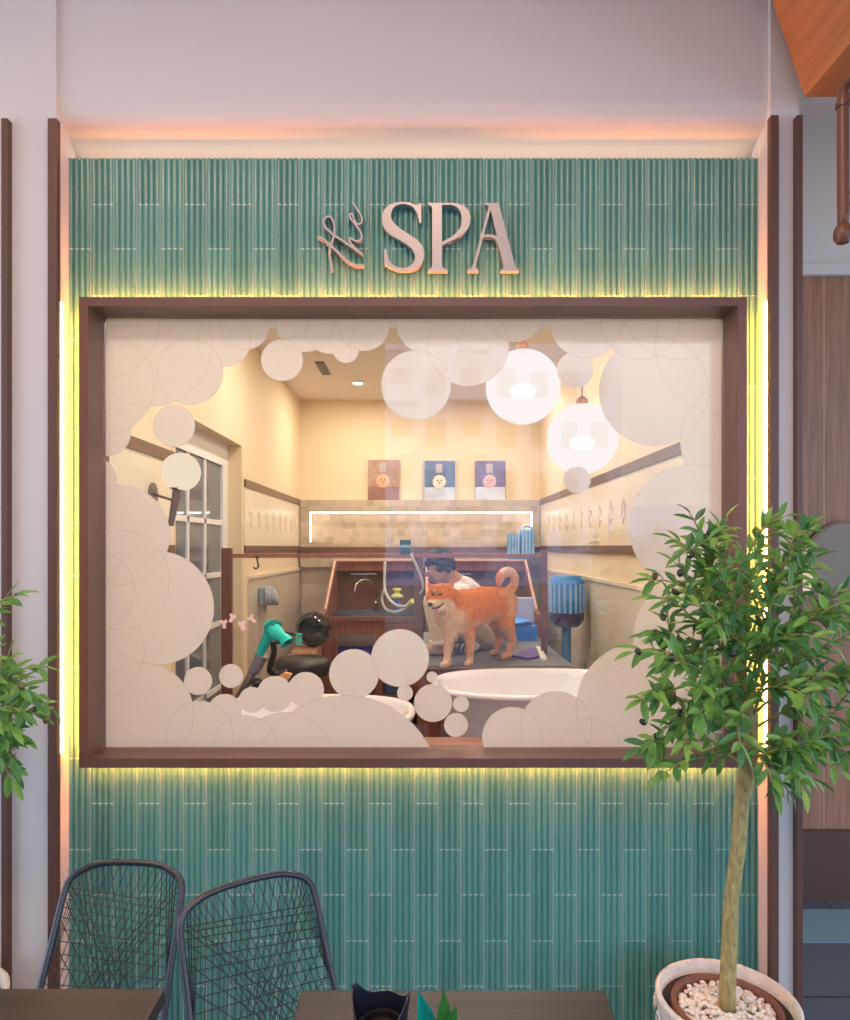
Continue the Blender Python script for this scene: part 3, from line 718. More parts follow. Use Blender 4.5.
# ------------------------------------------------------------------ wash stations
def station(x0, x1, name_label, bins):
    yf, yb, zr, zt_ = 5.9, 6.86, 1.0, PZ(561, 6.86)
    t = empty('wash_station', ((x0+x1)/2, (yf+yb)/2, 0), name_label, 'dog wash station', 'reddish brown dog wash stations')
    th = .035
    # side panels with slanted front edge
    for xs in (x0, x1-th):
        mb = MB(); mb.prism([(xs, yf, 0), (xs, yf, zr+.03), (xs, yf+.12, zr+.06), (xs, yb-.18, zt_), (xs, yb, zt_), (xs, yb, 0)], (th, 0, 0))
        sp_ = mb.build('side_panel', M_cab, t)
        mb = MB(); mb.tube([(xs+th/2, yf+.118, zr+.063), (xs+th/2, yb-.18, zt_+.002), (xs+th/2, yb, zt_+.002)], .012, 6)
        mb.build('edge_strip', mat('edge_pale', (.72, .46, .36), .3), sp_)
    MB().box(x0+th, x1-th, yb-.03, yb, zr-.02, zt_).build('back_panel', mat('station_back', (.20, .10, .075), .35, var=.15), t)
    hd_ = MB().box(x0+th, x1-th, yb-.17, yb-.02, zt_-.09, zt_).build('hood', M_cab, t)
    MB().box(x0, x1, yb-.185, yb+.0, zt_, zt_+.02, .003).build('hood_edge', mat('edge_pale', (.72, .46, .36), .3), hd_)
    # steel basin
    mb = MB(); 
    mb.box(x0+th, x1-th, yf+.02, yf+.06, zr-.22, zr).box(x0+th, x1-th, yb-.07, yb-.03, zr-.22, zr).box(x0+th, x0+th+.03, yf+.02, yb-.03, zr-.22, zr).box(x1-th-.03, x1-th, yf+.02, yb-.03, zr-.22, zr).box(x0+th, x1-th, yf+.02, yb-.03, zr-.24, zr-.22)
    mb.build('steel_basin', M_steel, t)
    # front
    xm = x0+(x1-x0)*.58
    mb = MB().box(x0+th, x1-th, yf, yf+.02, zr-.14, zr-.02).box(x0, x1, yf-.012, yf+.02, zr-.03, zr+.012, .004).box(xm-.03, xm+.03, yf, yf+.02, 0, zr-.14).box(x0+th, x0+.14, yf, yf+.02, 0, zr-.14).box(x1-.10, x1-th, yf, yf+.02, 0, zr-.14).box(x0+th, x1-th, yf, yf+.02, 0, .35)
    mb.build('front_frame', M_cab, t)
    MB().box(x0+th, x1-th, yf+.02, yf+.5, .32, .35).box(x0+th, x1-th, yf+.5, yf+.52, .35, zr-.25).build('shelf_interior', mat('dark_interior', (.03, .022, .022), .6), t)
    # faucet
    fx = x0+(x1-x0)*.36
    pts = [Vector((fx+.10, yb-.12, zr-.02)), Vector((fx+.10, yb-.12, zr+.14)), Vector((fx+.08, yb-.14, zr+.25)), Vector((fx+.0, yb-.2, zr+.29)), Vector((fx-.07, yb-.26, zr+.25)), Vector((fx-.09, yb-.28, zr+.17))]
    MB().tube(smooth3(pts), .011, 8).build('faucet', M_chrome, t, True)
    MB().lathe([(.02, 0), (.02, .08), (.012, .1)], (fx-.02+.12, yb-.12, zr-.02), 12).build('faucet_base', M_chrome, t)
    MB().box(fx-.15, fx+.1, yb-.04, yb-.028, zr+.33, zr+.345).build('grab_rail', M_steel, t)
    return t
station(PX(321, 5.9), PX(421, 5.9), 'brown dog wash station with slanted sides and looping hose, beside the black round dryer', 1)
station(PX(425, 5.9), PX(541, 5.9), 'reddish brown dog wash station standing behind the dog and the crouching person', 0)
# bins in the left opening
Yb = 5.95
x0, x1 = PX(333, Yb), PX(371, Yb)
bn = empty('storage_bin', ((x0+x1)/2, Yb+.15, .35), 'blue storage bin with clear upper half inside the left wash station', 'bin')
MB().box(x0, x1, Yb, Yb+.3, PZ(672, Yb), PZ(643, Yb), .01).build('bin_body', mat('blue_plastic', (.06, .07, .50), .35, var=.3), bn)
MB().box(x0, x1, Yb+.005, Yb+.3, PZ(643, Yb), PZ(633, Yb), .004).build('bin_top', mat('clear_plastic', (.42, .40, .50), .2), bn)
MB().box(x0-.005, x1+.005, Yb-.008, Yb+.005, PZ(643.6, Yb), PZ(642, Yb)).build('rim', M_whitep, bn)

# hoses, green shampoo box, nozzle
Yh = 4.28
q = P(405.5, 553, YPt)
gb = empty('dispenser_box', q, 'small dark green box standing on the partition rail', 'box')
MB().box(PX(400, YPt), PX(411, YPt), YPt-.03, YPt+.03, PZ(553.6, YPt), PZ(540, YPt), .004).build('box_body', mat('dark_green', (.02, .09, .07), .3, var=.5, vscale=60), gb)
MB().box(PX(400.5, YPt), PX(410.5, YPt), YPt-.033, YPt-.029, PZ(547.5, YPt), PZ(545, YPt)).build('band', mat('pale_blue', (.35, .48, .55), .4), gb)
M_hose = mat('grey_hose', (.50, .52, .48), .35)
hose = MB()
hose.tube(smooth3([P(411, 554, 4.26), P(416, 565, 4.24), P(421, 577, 4.24), P(423, 587, 4.26), P(420, 594, 4.27)]), .008, 8)
tag(hose.build('spray_hose', M_hose, smooth=True), 'short pale hose curving down beside the grey brown post', 'hose')
hs = empty('shower_hose', P(392, 602, 5.2), 'long looping grey shower hose with yellow green nozzle at the wash station', 'hose')
MB().tube(smooth3([P(385, 562, 5.7), P(384.5, 578, 5.65), P(385, 590, 5.6), P(390, 600, 5.5), P(398, 606, 5.45), P(407, 606, 5.45), P(408, 604, 5.5), P(402, 610, 5.5), P(393, 612, 5.5), P(385, 608, 5.55), P(382, 599, 5.6), P(384, 590, 5.6)]), .011, 8).build('hose_body', M_hose, hs, True)
MB().tube([P(407, 606, 5.45), P(413, 601, 5.4)], [.014, .022], 12).build('nozzle', mat('lime', (.62, .66, .12), .35), hs)
tp = empty('valve', P(397, 612, 5.5), 'blue valve with lime green wheel standing on the wash station', 'valve')
q = P(397, 612, 5.6)
MB().lathe([(0, 0), (.03, 0), (.03, .07), (.02, .08), (.02, .12)], q+Vector((0, 0, .0)), 16).build('valve_body', mat('valve_blue', (.05, .12, .5), .3), tp)
MB().lathe([(.02, .11), (.045, .115), (.05, .13), (.02, .15), (.02, .17), (.035, .175), (.03, .19), (0, .19)], q, 20).build('valve_wheel', mat('lime', (.62, .66, .12), .35), tp)

# stool, black round dryer on a cabinet
Yst = 5.0
sx, sz = PX(302, Yst), PZ(660, Yst)
st_ = empty('round_stool', (sx, Yst, 0), 'round padded black stool at left of the wash station', 'stool')
o = MB().lathe([(0, -.12), (.15, -.12), (.19, -.10), (.205, -.05), (.2, -.01), (.17, .015), (0, .02)], (sx, Yst, sz), 40).build('seat', mat('black_leather', (.025, .026, .03), .35, bump=.1), st_, True)
MB().lathe([(.025, .06), (.025, sz-.12)], (sx, Yst, 0), 16).build('column', M_chrome, st_)
for k in range(5):
    a = k*2*math.pi/5
    MB().tube([(sx, Yst, .07), (sx+.22*math.cos(a), Yst+.22*math.sin(a), .03)], [.018, .012], 8).build('leg', M_dark, st_)
Yk = 5.55
cb = empty('side_cabinet', (PX(312, Yk), Yk, 0), 'low light wood cabinet with a pale tray behind the stool', 'cabinet')
MB().box(PX(294, Yk), PX(319, Yk), Yk-.12, Yk+.15, 0, PZ(648, Yk), .005).build('body', wood('light_oak', (.42, .22, .12), (.55, .30, .18), 5), cb)
MB().box(PX(292, Yk), PX(318, Yk), Yk-.2, Yk-.125, PZ(656, Yk), PZ(652, Yk), .005).build('tray', M_whitep, cb)
dr = empty('stand_dryer', (PX(310, Yk), Yk, PZ(648, Yk)), 'round black dryer on the low cabinet beside the wash station', 'dryer')
c = P(311, 630, Yk)
o = MB().lathe([(0, 0), (.03, 0), (.035, .015), (.05, .015), (.055, .0), (.085, .0), (.095, .02), (.105, .02), (.12, -.01), (.138, -.03), (.142, -.08), (.12, -.14), (0, -.16)], c, 40, Vector((-.15, -1, .0))).build('housing', mat('gloss_black', (.012, .012, .014), .15, coat=.5), dr); autosmooth(o, 30)
MB().tube([c+Vector((0, .06, -.1)), (c.x, Yk+.05, PZ(648, Yk))], .03, 12).build('foot', M_black, dr)
# wall dispenser
Yd = 5.3
ds = empty('towel_dispenser', (LX, Yd, 1.2), 'grey blue dispenser with hanging gloves on the left wall', 'dispenser')
xw = LX+.012
MB().box(xw, xw+.09, 5.2, 5.42, PZ(604, 5.3), PZ(587, 5.3), .008).build('housing', mat('blue_grey', (.25, .33, .38), .35), ds)
for k in range(4):
    o = MB().tube([(xw+.05+.02*k, 5.22-.01*k, PZ(588, 5.25)), (xw+.07+.02*k, 5.18, PZ(594, 5.2)), (xw+.065+.025*k, 5.19, PZ(605, 5.2))], [.012, .018, .013], 8).build('glove', mat('glove_grey', (.40, .45, .48), .5, var=.3), ds, True)
MB().box(LX+.011, LX+.04, 5.24, 5.36, .55, 1.19, .004).build('duct', mat('duct_beige', (.56, .47, .36), .5), ds)

# teal dryer on stand
Yt = 4.0
td = empty('hand_dryer', P(272, 640, Yt), 'teal hand held pet dryer resting in a stand at left', 'dryer')
M_teal = mat('teal_plastic', (.0, .66, .58), .25, coat=.4)
mb = MB()
mb.capsule(P(271, 627, Yt), .045, P(276, 633, Yt-.03), .048).capsule(P(276, 633, Yt-.03), .045, P(284, 639, Yt-.07), .026)
mb.capsule(P(270, 632, Yt), .036, P(258, 658, Yt+.02), .024)
o = mb.build('body', M_teal, td); remesh(o, .005, 5)
ax = (P(284, 639.5, Yt-.07)-P(276, 633, Yt-.03)).normalized()
MB().lathe([(.030, 0), (.036, .02), (.042, .045), (.036, .045), (.03, .0)], P(283, 637, Yt-.07), 20, Vector((.55, -.3, -.65))).build('nozzle', M_teal, td)
MB().box(*(lambda q: (q.x-.042, q.x+.042, q.y-.02, q.y+.02, q.z-.006, q.z+.004))(P(282.5, 642.2, Yt-.085))).build('nozzle_slot', M_black, td)
for k in range(3):
    MB().lathe([(.047, 0), (.0495, .004), (.047, .008)], P(270, 626, Yt)+Vector((0.004+.012*k, -.004*k, -.006*k)), 24, Vector((.6, -.35, -.4))).build('rib', mat('teal_dark', (.0, .30, .27), .3), td)
hs2 = empty('dryer_stand', P(252, 690, Yt), 'dark articulated stand with clear cup holding the teal dryer', 'stand')
MB().tube([P(262, 655, Yt+.01), P(254, 672, Yt+.02)], [.036, .03], 20).build('cup', mat('grey_cup', (.24, .24, .30), .2), hs2)
MB().tube([P(254, 670, Yt+.02), P(244, 688, Yt), P(235, 698, Yt), P(232, 760, Yt)], [.026, .02, .008, .014], 14).build('arm', mat('grey_arm', (.12, .10, .10), .3), hs2, True)
MB().tube(smooth3([P(273, 642, Yt), P(274, 652, Yt), P(271, 663, Yt+.02), P(270, 671, Yt+.05), P(276, 674, Yt+.08), P(288, 672, Yt+.1)]), .017, 12).build('hose', M_black, hs2, True)
MB().tube([P(284, 633, Yt+.03), P(297, 634, Yt+.06)], .012, 10).build('clamp_arm', M_dark, hs2)
mb = MB()
for k in range(4): mb.box(*(lambda q: (q.x-.016, q.x+.016, q.y-.02, q.y+.02, q.z-.005, q.z+.005))(P(299, 634.5+k*3, Yt+.06)))
mb.build('clamp_teeth', M_teal, hs2)
MB().ball(P(257, 683, Yt-.02), .035, 1, 1, .8).build('knob', M_dark, hs2, True)
MB().lathe([(0, 0), (.13, 0), (.14, .012), (.02, .03), (.02, .25)], (P(232, 760, Yt).x+.02, Yt, 0), 24).tube([(P(232, 760, Yt).x+.02, Yt, .2), P(232, 755, Yt)], .014, 8).build('base', M_dark, hs2)
tr_ = tag(MB().prism([P(276, 678, 3.9), P(284, 673, 3.9), P(291, 675, 3.9), P(289, 679, 3.9), P(285, 682, 3.9)], (0, .05, 0)).build('orange_cloth', mat('orange_cloth', (.75, .38, .16), .7, var=.1)), 'small folded orange cloth above the frosted discs at left', 'cloth')

# towels on the station
for i, (a, b, t_, lab) in enumerate(((507.5, 519.5, 534, 'left of the two striped blue towel rolls on the rear wash station'), (520.5, 534, 530, 'right taller striped blue towel roll on the rear wash station'))):
    Yw = 6.75; x0, x1 = PX(a, Yw), PX(b, Yw); z0, z1 = PZ(561, 6.86)+.021, PZ(t_, Yw)
    t = empty('towel_roll', ((x0+x1)/2, Yw, z0), lab, 'towel', 'blue towels on the wash station')
    o = MB().box(x0, x1, Yw-.06, Yw+.06, z0, z1, .02).build('towel_body', mat('towel_blue', (.16, .38, .66), .8, bump=.4), t)
    mb = MB()
    for k in range(4): xx = x0+.015+k*(x1-x0-.03)/3; mb.tube([(xx, Yw-.062, z0+.01), (xx, Yw-.062, z1-.015)], .006, 6)
    mb.build('stripe', mat('towel_pale', (.42, .60, .80), .8), t)
    if i: MB().tube([((x0+x1)/2+.04*math.cos(q_), Yw-.0, z1+.01+.03*math.sin(q_)) for q_ in [k*math.pi/6 for k in range(12)]], .014, 6, closed=True).build('knot', mat('towel_pale', (.42, .60, .80), .8), t)

# ------------------------------------------------------------------ platform, tubs
ZP = .95
pl = empty('grooming_platform', (PX(500, 4.5), 4.55, 0), 'wide brown raised grooming platform with a grey mat on top', 'platform')
px0, px1 = -.04, .82
MB().box(px0, px1, 3.84, 5.35, 0, ZP-.02).build('base', M_cab, pl)
MB().box(px0, px1, 3.82, 5.37, ZP-.02, ZP-.006, .004).build('top', mat('platform_edge', (.32, .2, .15), .5), pl)
MB().box(px0+.01, px1-.01, 3.83, 5.36, ZP-.006, ZP, .002).build('mat', mat('grey_mat', (.17, .17, .18), .75, var=.25, vscale=12), pl)

def tub(cx, cy, rx, ry, zr, label, ped, depth=.42):
    t = empty('bath_tub', (cx, cy, 0), label, 'bathtub', 'white oval dog baths')
    s = rx; k = ry/rx
    prof = [(.0, zr-depth+.05), (s*.62, zr-depth+.06), (s*.80, zr-.2), (s*.90, zr-.03), (s*.925, zr-.004), (s*.96, zr+.004), (s*1.0, zr-.004), (s*.995, zr-.022), (s*.95, zr-.03), (s*.88, zr-.2), (s*.72, zr-depth), (0, zr-depth)]
    MB().lathe(prof, (cx, cy, 0), 96, sx=1, sy=k, power=2.6).build('tub_body', M_white, t, True)
    MB().box(cx-rx*.75, cx+rx*.8, cy-ry*.7, cy+ry*.8, 0, zr-depth+.005, .01).build('pedestal', M_cab, t)
    return t
tub(.575, 3.39, .545, .355, .95, 'white oval dog bath with gleaming rim in front of the dog', .7)
tub(-.50, 3.02, .46, .31, .90, 'white oval dog bath mostly hidden by frosted discs at lower left', .6)
# cabinetry in front of the right tub
pn = tag(MB().box(-.02, 1.14, 2.52, 2.95, 0, .80, .006).build('low_cabinet', wood('cabinet_front', (.30, .12, .075), (.42, .18, .11), 4, 'x', .4)), 'low reddish brown cabinet just inside the shop window, below the right bath', 'cabinet')
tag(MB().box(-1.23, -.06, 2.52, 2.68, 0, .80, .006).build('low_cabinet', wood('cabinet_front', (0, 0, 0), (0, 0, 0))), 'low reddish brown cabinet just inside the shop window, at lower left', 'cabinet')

# boxes on the platform
bx = empty('cardboard_carton', (PX(522, 4.9), 4.9, ZP), 'open bright blue carton behind the dog', 'box')
x0, x1 = PX(505, 4.9), PX(536, 4.9)
MB().box(x0, x1, 4.85, 5.1, ZP, ZP+.10).build('box_body', mat('carton_blue', (.03, .20, .72), .5), bx)
MB().prism([(x0-.03, 4.83, ZP+.10), (x1-.06, 4.85, ZP+.13), (x1+.02, 5.1, ZP+.11), (x0, 5.1, ZP+.16)], (0, 0, .006)).build('lid', mat('carton_lid', (.05, .28, .85), .5), bx)
tag(MB().box(PX(505, 5.25), PX(533, 5.25), 5.2, 5.3, ZP, ZP+.27, .005).build('plastic_crate', mat('crate_lavender', (.50, .50, .72), .4)), 'pale lavender crate at the back of the platform', 'crate')
def G(px, py, z):
    Y = (H-z)*F/(py-VY); return P(px, py, Y)
bk = empty('booklet', (PX(527, 4.2), 4.2, ZP), 'purple booklet with white corner lying on the platform', 'booklet')
MB().prism([G(512, 657, ZP+.001), G(534, 649, ZP+.001), G(539, 658, ZP+.001), G(528, 660, ZP+.001)], (0, 0, .012)).build('cover', mat('purple', (.12, .04, .32), .4), bk)
MB().prism([G(536, 648, ZP+.001), G(541, 649, ZP+.001), G(547, 661, ZP+.001), G(541, 661, ZP+.001)], (0, 0, .014)).build('page', M_whitep, bk)

# blue stool at right
Yc_ = 4.9
bs = empty('blue_stool', (PX(567, Yc_), Yc_, 0), 'blue ribbed bucket stool on a single stem near the right wall', 'stool')
cx = PX(567, Yc_)
o = MB().lathe([(.115, 0), (.118, .22), (.10, .255), (0, .26)], (cx, Yc_, PZ(612, Yc_)), 32).build('backrest', mat('bucket_blue', (.05, .25, .62), .35), bs); autosmooth(o)
mb = MB()
for k in range(20):
    a = 2*math.pi*k/20; mb.tube([(cx+.12*math.cos(a), Yc_+.12*math.sin(a), PZ(612, Yc_)), (cx+.122*math.cos(a), Yc_+.122*math.sin(a), PZ(583, Yc_))], .0075, 6)
mb.build('rib_cage', mat('rib_pale', (.35, .55, .80), .4), bs)
o = MB().lathe([(0, -.10), (.08, -.10), (.115, -.06), (.12, 0), (0, 0)], (cx, Yc_, PZ(612, Yc_)), 32).build('seat', mat('purple_seat', (.11, .08, .20), .4), bs); autosmooth(o)
MB().lathe([(.035, .03), (.035, PZ(626, Yc_))], (cx-.005, Yc_, 0), 16).build('stem', mat('stem_blue', (.12, .30, .55), .4), bs)
MB().lathe([(0, 0), (.16, 0), (.17, .02), (.03, .04)], (cx-.005, Yc_, 0), 24).build('base', M_dark, bs)
# small lettering on the right wall
def text_mesh(body, size, ext=.001):
    cu = bpy.data.curves.new('t', 'FONT'); cu.body = body; cu.size = size; cu.extrude = ext
    o = bpy.data.objects.new('t', cu); COL.objects.link(o); bpy.context.view_layer.update()
    me = bpy.data.meshes.new_from_object(o.evaluated_get(bpy.context.evaluated_depsgraph_get()))
    bpy.data.objects.remove(o); return me
me = text_mesh('us', .13)
yy = 4.7
M1 = Matrix(((0, 0, -1, RX-.022), (-1, 0, 0, 4.72), (0, 1, 0, 1.67), (0, 0, 0, 1)))
me.transform(M1); me2 = text_mesh('L', .16); me2.transform(Matrix(((0, 0, -1, RX-.022), (-1, 0, 0, 4.35), (0, 1, 0, 1.69), (0, 0, 0, 1))))
mb = MB(); mb.bm.from_mesh(me); mb.bm.from_mesh(me2)
mb.box(RX-.024, RX-.021, 4.55, 4.85, 1.642, 1.652)
tag(mb.build('wall_lettering', M_white), 'small white letters on the cream tiles of the right wall', 'lettering')

# ------------------------------------------------------------------ fur material with colour attribute
def attr_mat(name, rough=.85, bscale=160, stretch=(1, 1, 1), bump=.35):
    m = bpy.data.materials.new(name); m.use_nodes = True; nt = m.node_tree; b = nt.nodes['Principled BSDF']
    at = nt.nodes.new('ShaderNodeAttribute'); at.attribute_name = 'Col'
    tc = nt.nodes.new('ShaderNodeTexCoord'); n = nt.nodes.new('ShaderNodeTexNoise'); n.inputs['Scale'].default_value = bscale; n.inputs['Detail'].default_value = 4
    mp = nt.nodes.new('ShaderNodeMapping'); mp.inputs['Scale'].default_value = stretch
    nt.links.new(tc.outputs['Object'], mp.inputs[0]); nt.links.new(mp.outputs[0], n.inputs['Vector'])
    hv = nt.nodes.new('ShaderNodeHueSaturation'); vv = node_math(nt, 'MULTIPLY_ADD', n.outputs['Fac'], .7, .65)
    nt.links.new(vv, hv.inputs['Value']); nt.links.new(at.outputs['Color'], hv.inputs['Color']); nt.links.new(hv.outputs[0], b.inputs['Base Color'])
    bp = nt.nodes.new('ShaderNodeBump'); bp.inputs['Strength'].default_value = bump; bp.inputs['Distance'].default_value = .01
    nt.links.new(n.outputs['Fac'], bp.inputs['Height']); nt.links.new(bp.outputs[0], b.inputs['Normal'])
    b.inputs['Roughness'].default_value = rough; b.inputs['Specular IOR Level'].default_value = .2
    return m
def paint(o, fn):
    me = o.data; a = me.color_attributes.new('Col', 'FLOAT_COLOR', 'POINT'); mw = o.matrix_world
    for i, v in enumerate(me.vertices):
        a.data[i].color = (*fn(mw @ v.co, (mw.to_3x3() @ v.normal)), 1)
def mixc(a, b, t): t = max(0, min(1, t)); return tuple(x*(1-t)+y*t for x, y in zip(a, b))
def sstep(a, b, x): t = max(0, min(1, (x-a)/(b-a))); return t*t*(3-2*t)

# dog ---------------------------------------------------------------
dog = empty('dog', (PX(478, 3.98), 3.98, ZP), 'orange and cream shiba type dog standing on the grey platform mat, curled tail, mouth open', 'dog')
mb = MB()
D = lambda px, py, Y: P(px, py, Y)
chest = D(453, 619, 3.90); ribs = D(466, 610, 3.95); mid = D(482, 606, 4.02); rump = D(500, 602, 4.10)
mb.capsule(D(451, 614, 3.89), .100, D(462, 610, 3.93), .118)
mb.capsule(D(462, 610, 3.93), .116, D(482, 606, 4.02), .108)
mb.capsule(D(482, 604, 4.02), .104, D(502, 603, 4.12), .098)
mb.capsule(D(450, 622, 3.88), .070, D(462, 625, 3.92), .060)
# neck / ruff
mb.capsule(D(456, 607, 3.91), .092, D(445, 600, 3.85), .082)
# head
hc = D(441, 597, 3.81)
mb.ball(hc, .082, 1.02, .98, .92, 3)
mb.ball(D(446, 604, 3.82), .062); mb.ball(D(436.5, 602, 3.79), .040)
# muzzle
mb.capsule(D(437, 600.5, 3.76), .040, D(431.5, 604, 3.71), .022)
mb.capsule(D(442, 606.5, 3.76), .026, D(436, 610, 3.72), .015)   # lower jaw
# brow
mb.ball(D(436, 590, 3.76), .034); mb.ball(D(443.5, 590, 3.775), .036)
# ears
def ear(b, tip, w):
    b = Vector(b); tip = Vector(tip)
    for k in range(9):
        f = k/8; mb.ball(b.lerp(tip, f), w*(1-f*.86), 1, .45, 1, 1)
ear(D(448, 589, 3.82), D(455.5, 578.5, 3.83), .032)
ear(D(432.5, 589, 3.82), D(425.5, 580.5, 3.83), .026)
# front legs
mb.capsule(D(451, 622, 3.87), .048, D(449.5, 638, 3.85), .033).capsule(D(449.5, 638, 3.85), .031, D(447.5, 655, 3.84), .023)
mb.capsule(D(447.5, 655, 3.84), .023, D(447, 663, 3.835), .024).capsule(D(447, 664, 3.83), .022, D(442.5, 665.2, 3.80), .019)
mb.capsule(D(467, 620, 3.93), .046, D(470, 640, 3.91), .032).capsule(D(470, 640, 3.91), .030, D(470, 656, 3.90), .024)
mb.capsule(D(470, 656, 3.90), .024, D(469.5, 662.5, 3.89), .024).capsule(D(469.5, 663, 3.89), .023, D(467, 664.2, 3.86), .020)
# hind legs: near (right side in the image)
mb.capsule(D(503, 605, 4.10), .088, D(505, 622, 4.08), .062).capsule(D(505, 622, 4.08), .056, D(512, 640, 4.12), .030)
mb.capsule(D(512, 640, 4.12), .026, D(508.5, 653, 4.10), .021).capsule(D(508.5, 655.5, 4.09), .021, D(503.5, 656.8, 4.05), .020)
mb.capsule(D(496, 606, 4.20), .078, D(496, 622, 4.18), .052).capsule(D(496, 622, 4.18), .045, D(500, 636, 4.24), .028)
mb.capsule(D(500, 636, 4.24), .025, D(497, 650, 4.22), .020).capsule(D(497, 651.5, 4.21), .020, D(492.5, 652.5, 4.17), .019)
# tail curled over the back
tpts = [D(507, 593, 4.14), D(513.5, 586, 4.15), D(514.5, 578, 4.15), D(511, 572.5, 4.14), D(505, 572.5, 4.11), D(500.5, 577, 4.09), D(499, 583, 4.08)]
tr__ = [.036, .028, .027, .030, .032, .030, .018]
tp_ = smooth3(tpts, 5)
for i, p in enumerate(tp_):
    f = i/(len(tp_)-1)*(len(tr__)-1); k = min(int(f), len(tr__)-2); mb.ball(p, tr__[k]+(tr__[k+1]-tr__[k])*(f-k), sub=2)
M_fur = attr_mat('dog_fur', stretch=(1, 1, .35), bscale=90, bump=.8)
o = mb.build('body', M_fur, dog); remesh(o, .0055, 4)
ORA = (.72, .20, .035); CRE = (.82, .60, .40); DOR = (.42, .13, .03)
def fur(p, n):
    px = VX+p.x*F/p.y; py = VY-(p.z-H)*F/p.y
    c = ORA
    c = mixc(c, DOR, .45*sstep(.2, .8, n.z))
    c = mixc(c, CRE, sstep(618, 645, py)*.45)
    ch = sstep(474, 458, px)*sstep(604, 614, py)*sstep(3.99, 3.90, p.y)
    c = mixc(c, CRE, ch*(.35+.45*sstep(-.2, .6, -n.z-n.y*.4)))
    c = mixc(c, CRE, sstep(.3, .8, -n.z)*.6)
    d = math.hypot((px-446.5)/8.0, (py-606)/6.5)
    c = mixc(c, CRE, sstep(1.35, .75, d)*.95*sstep(460, 456, px)*sstep(3.92, 3.86, p.y))
    mz = sstep(443, 440, px)*sstep(598.5, 601.5, py)*sstep(615, 612, py)*sstep(3.82, 3.78, p.y)
    c = mixc(c, CRE, mz)
    # pale brow spots
    for bx_, by_ in ((434.5, 590.5), (443, 590.3)):
        c = mixc(c, CRE, .6*sstep(1.9, .8, math.hypot(px-bx_, (py-by_)*1.4))*sstep(3.80, 3.76, p.y))
    c = mixc(c, (.74, .38, .16), sstep(497, 503, px)*sstep(600, 590, py)*.8)
    c = mixc(c, CRE, sstep(499, 503, px)*sstep(578, 571, py)*.6)
    c = mixc(c, CRE, .40*sstep(504, 512, px)*sstep(590, 600, py)*sstep(628, 612, py))
    c = mixc(c, CRE, sstep(655, 660, py)*.7)
    return c
paint(o, fur)
MB().ball(D(430.3, 604.3, 3.692), .0135, 1.1, .8, .85, 3).build('nose', M_black, dog, True)
def sl(p, r, a, b, c_, rot=0): return MB().ball(p, r, a, b, c_, 3, Matrix.Rotation(rot, 3, 'Y'))
sl(D(433.2, 594.3, 3.727), .0095, 1.3, .6, .62, .35).build('eye', M_black, dog, True)
sl(D(440.0, 594.3, 3.733), .0098, 1.4, .6, .58, -.30).build('eye', M_black, dog, True)
MB().tube(smooth3([D(432.5, 608, 3.69), D(436, 608.3, 3.705), D(440, 606.3, 3.72), D(444, 602.6, 3.745)]), [.004]*6+[.0055]*6+[.004]*7, 8).build('mouth', mat('dog_lip', (.03, .012, .012), .4), dog)
MB().ball(D(435.8, 610.2, 3.698), .013, 1.1, .8, .62, 3, Matrix.Rotation(-.4, 3, 'Y')).build('tongue', mat('tongue', (.62, .20, .20), .3), dog, True)

# person --------------------------------------------------------------
per = empty('person', (PX(450, 4.75), 4.75, ZP), 'person crouching on the platform behind the dog in pale shirt and beige shorts, head bent', 'person')
M_skin = mat('skin', (.52, .27, .16), .5)
YQ = 4.75
mb = MB()
head = P(440, 565, 4.47); neck = P(450, 579, 4.50); sh = P(461, 594, 4.52); waist = P(480, 611, 4.60); hip = P(483, 630, 4.62)
mb.ball(head, .085, .95, 1.05, 1.1); mb.ball(head+Vector((-.02, -.04, -.06)), .055)
mb.capsule(head+Vector((.03, .03, -.03)), .055, neck, .052)
mb.capsule(neck, .07, sh, .10).capsule(sh+Vector((-.02, -.10, 0)), .075, sh+Vector((.03, .12, 0)), .075).capsule(sh, .12, waist, .11).capsule(waist, .11, hip, .12)
kn = [P(436, 603, 4.19), P(448, 606, 4.78)]; an = [P(445, 647, 4.20), P(464, 638, 4.74)]
for k, y in enumerate((-.11, .11)):
    h_ = hip+Vector((0, y, 0)); mb.capsule(h_, .095, kn[k], .062).capsule(kn[k], .056, an[k], .034)
    mb.capsule(an[k], .034, (an[k].x-.03, an[k].y-.01, ZP+.045), .036).capsule((an[k].x+.01, an[k].y, ZP+.04), .036, (an[k].x-.16, an[k].y-.02, ZP+.033), .028)
# arms reaching round the dog
hands = []
for k, (s_off, el, wr) in enumerate(((Vector((-.02, -.14, 0)), P(466, 606, 4.33), P(474, 600, 4.19)), (Vector((.04, .16, 0)), P(497, 613, 4.55), P(494, 607, 4.33)))):
    a0 = sh+s_off; mb.capsule(a0, .055, el, .042).capsule(el, .040, wr, .026)
    d = (wr-el).normalized(); side = d.cross(Vector((0, 0, 1))).normalized()
    palm = wr+d*.045; mb.capsule(wr, .024, palm, .026); mb.capsule(palm-side*.02, .019, palm+side*.02, .019)
    for j, L in enumerate((.052, .060, .056, .042)):
        b_ = palm+side*(-.028+.019*j)+d*.012; m_ = b_+d*L*.55+Vector((0, 0, -.008)); e_ = m_+d*L*.4+Vector((0, 0, -.022))
        mb.capsule(b_, .009, m_, .0085).capsule(m_, .0085, e_, .007)
    th_ = palm-side*.034-d*.02; mb.capsule(th_, .011, th_-side*.02+d*.028, .009).capsule(th_-side*.02+d*.028, .009, th_-side*.02+d*.05+Vector((0, 0, -.01)), .0075)
o = mb.build('body', M_skin, per); remesh(o, .0075, 4)
mb = MB(); hr = random.Random(3)
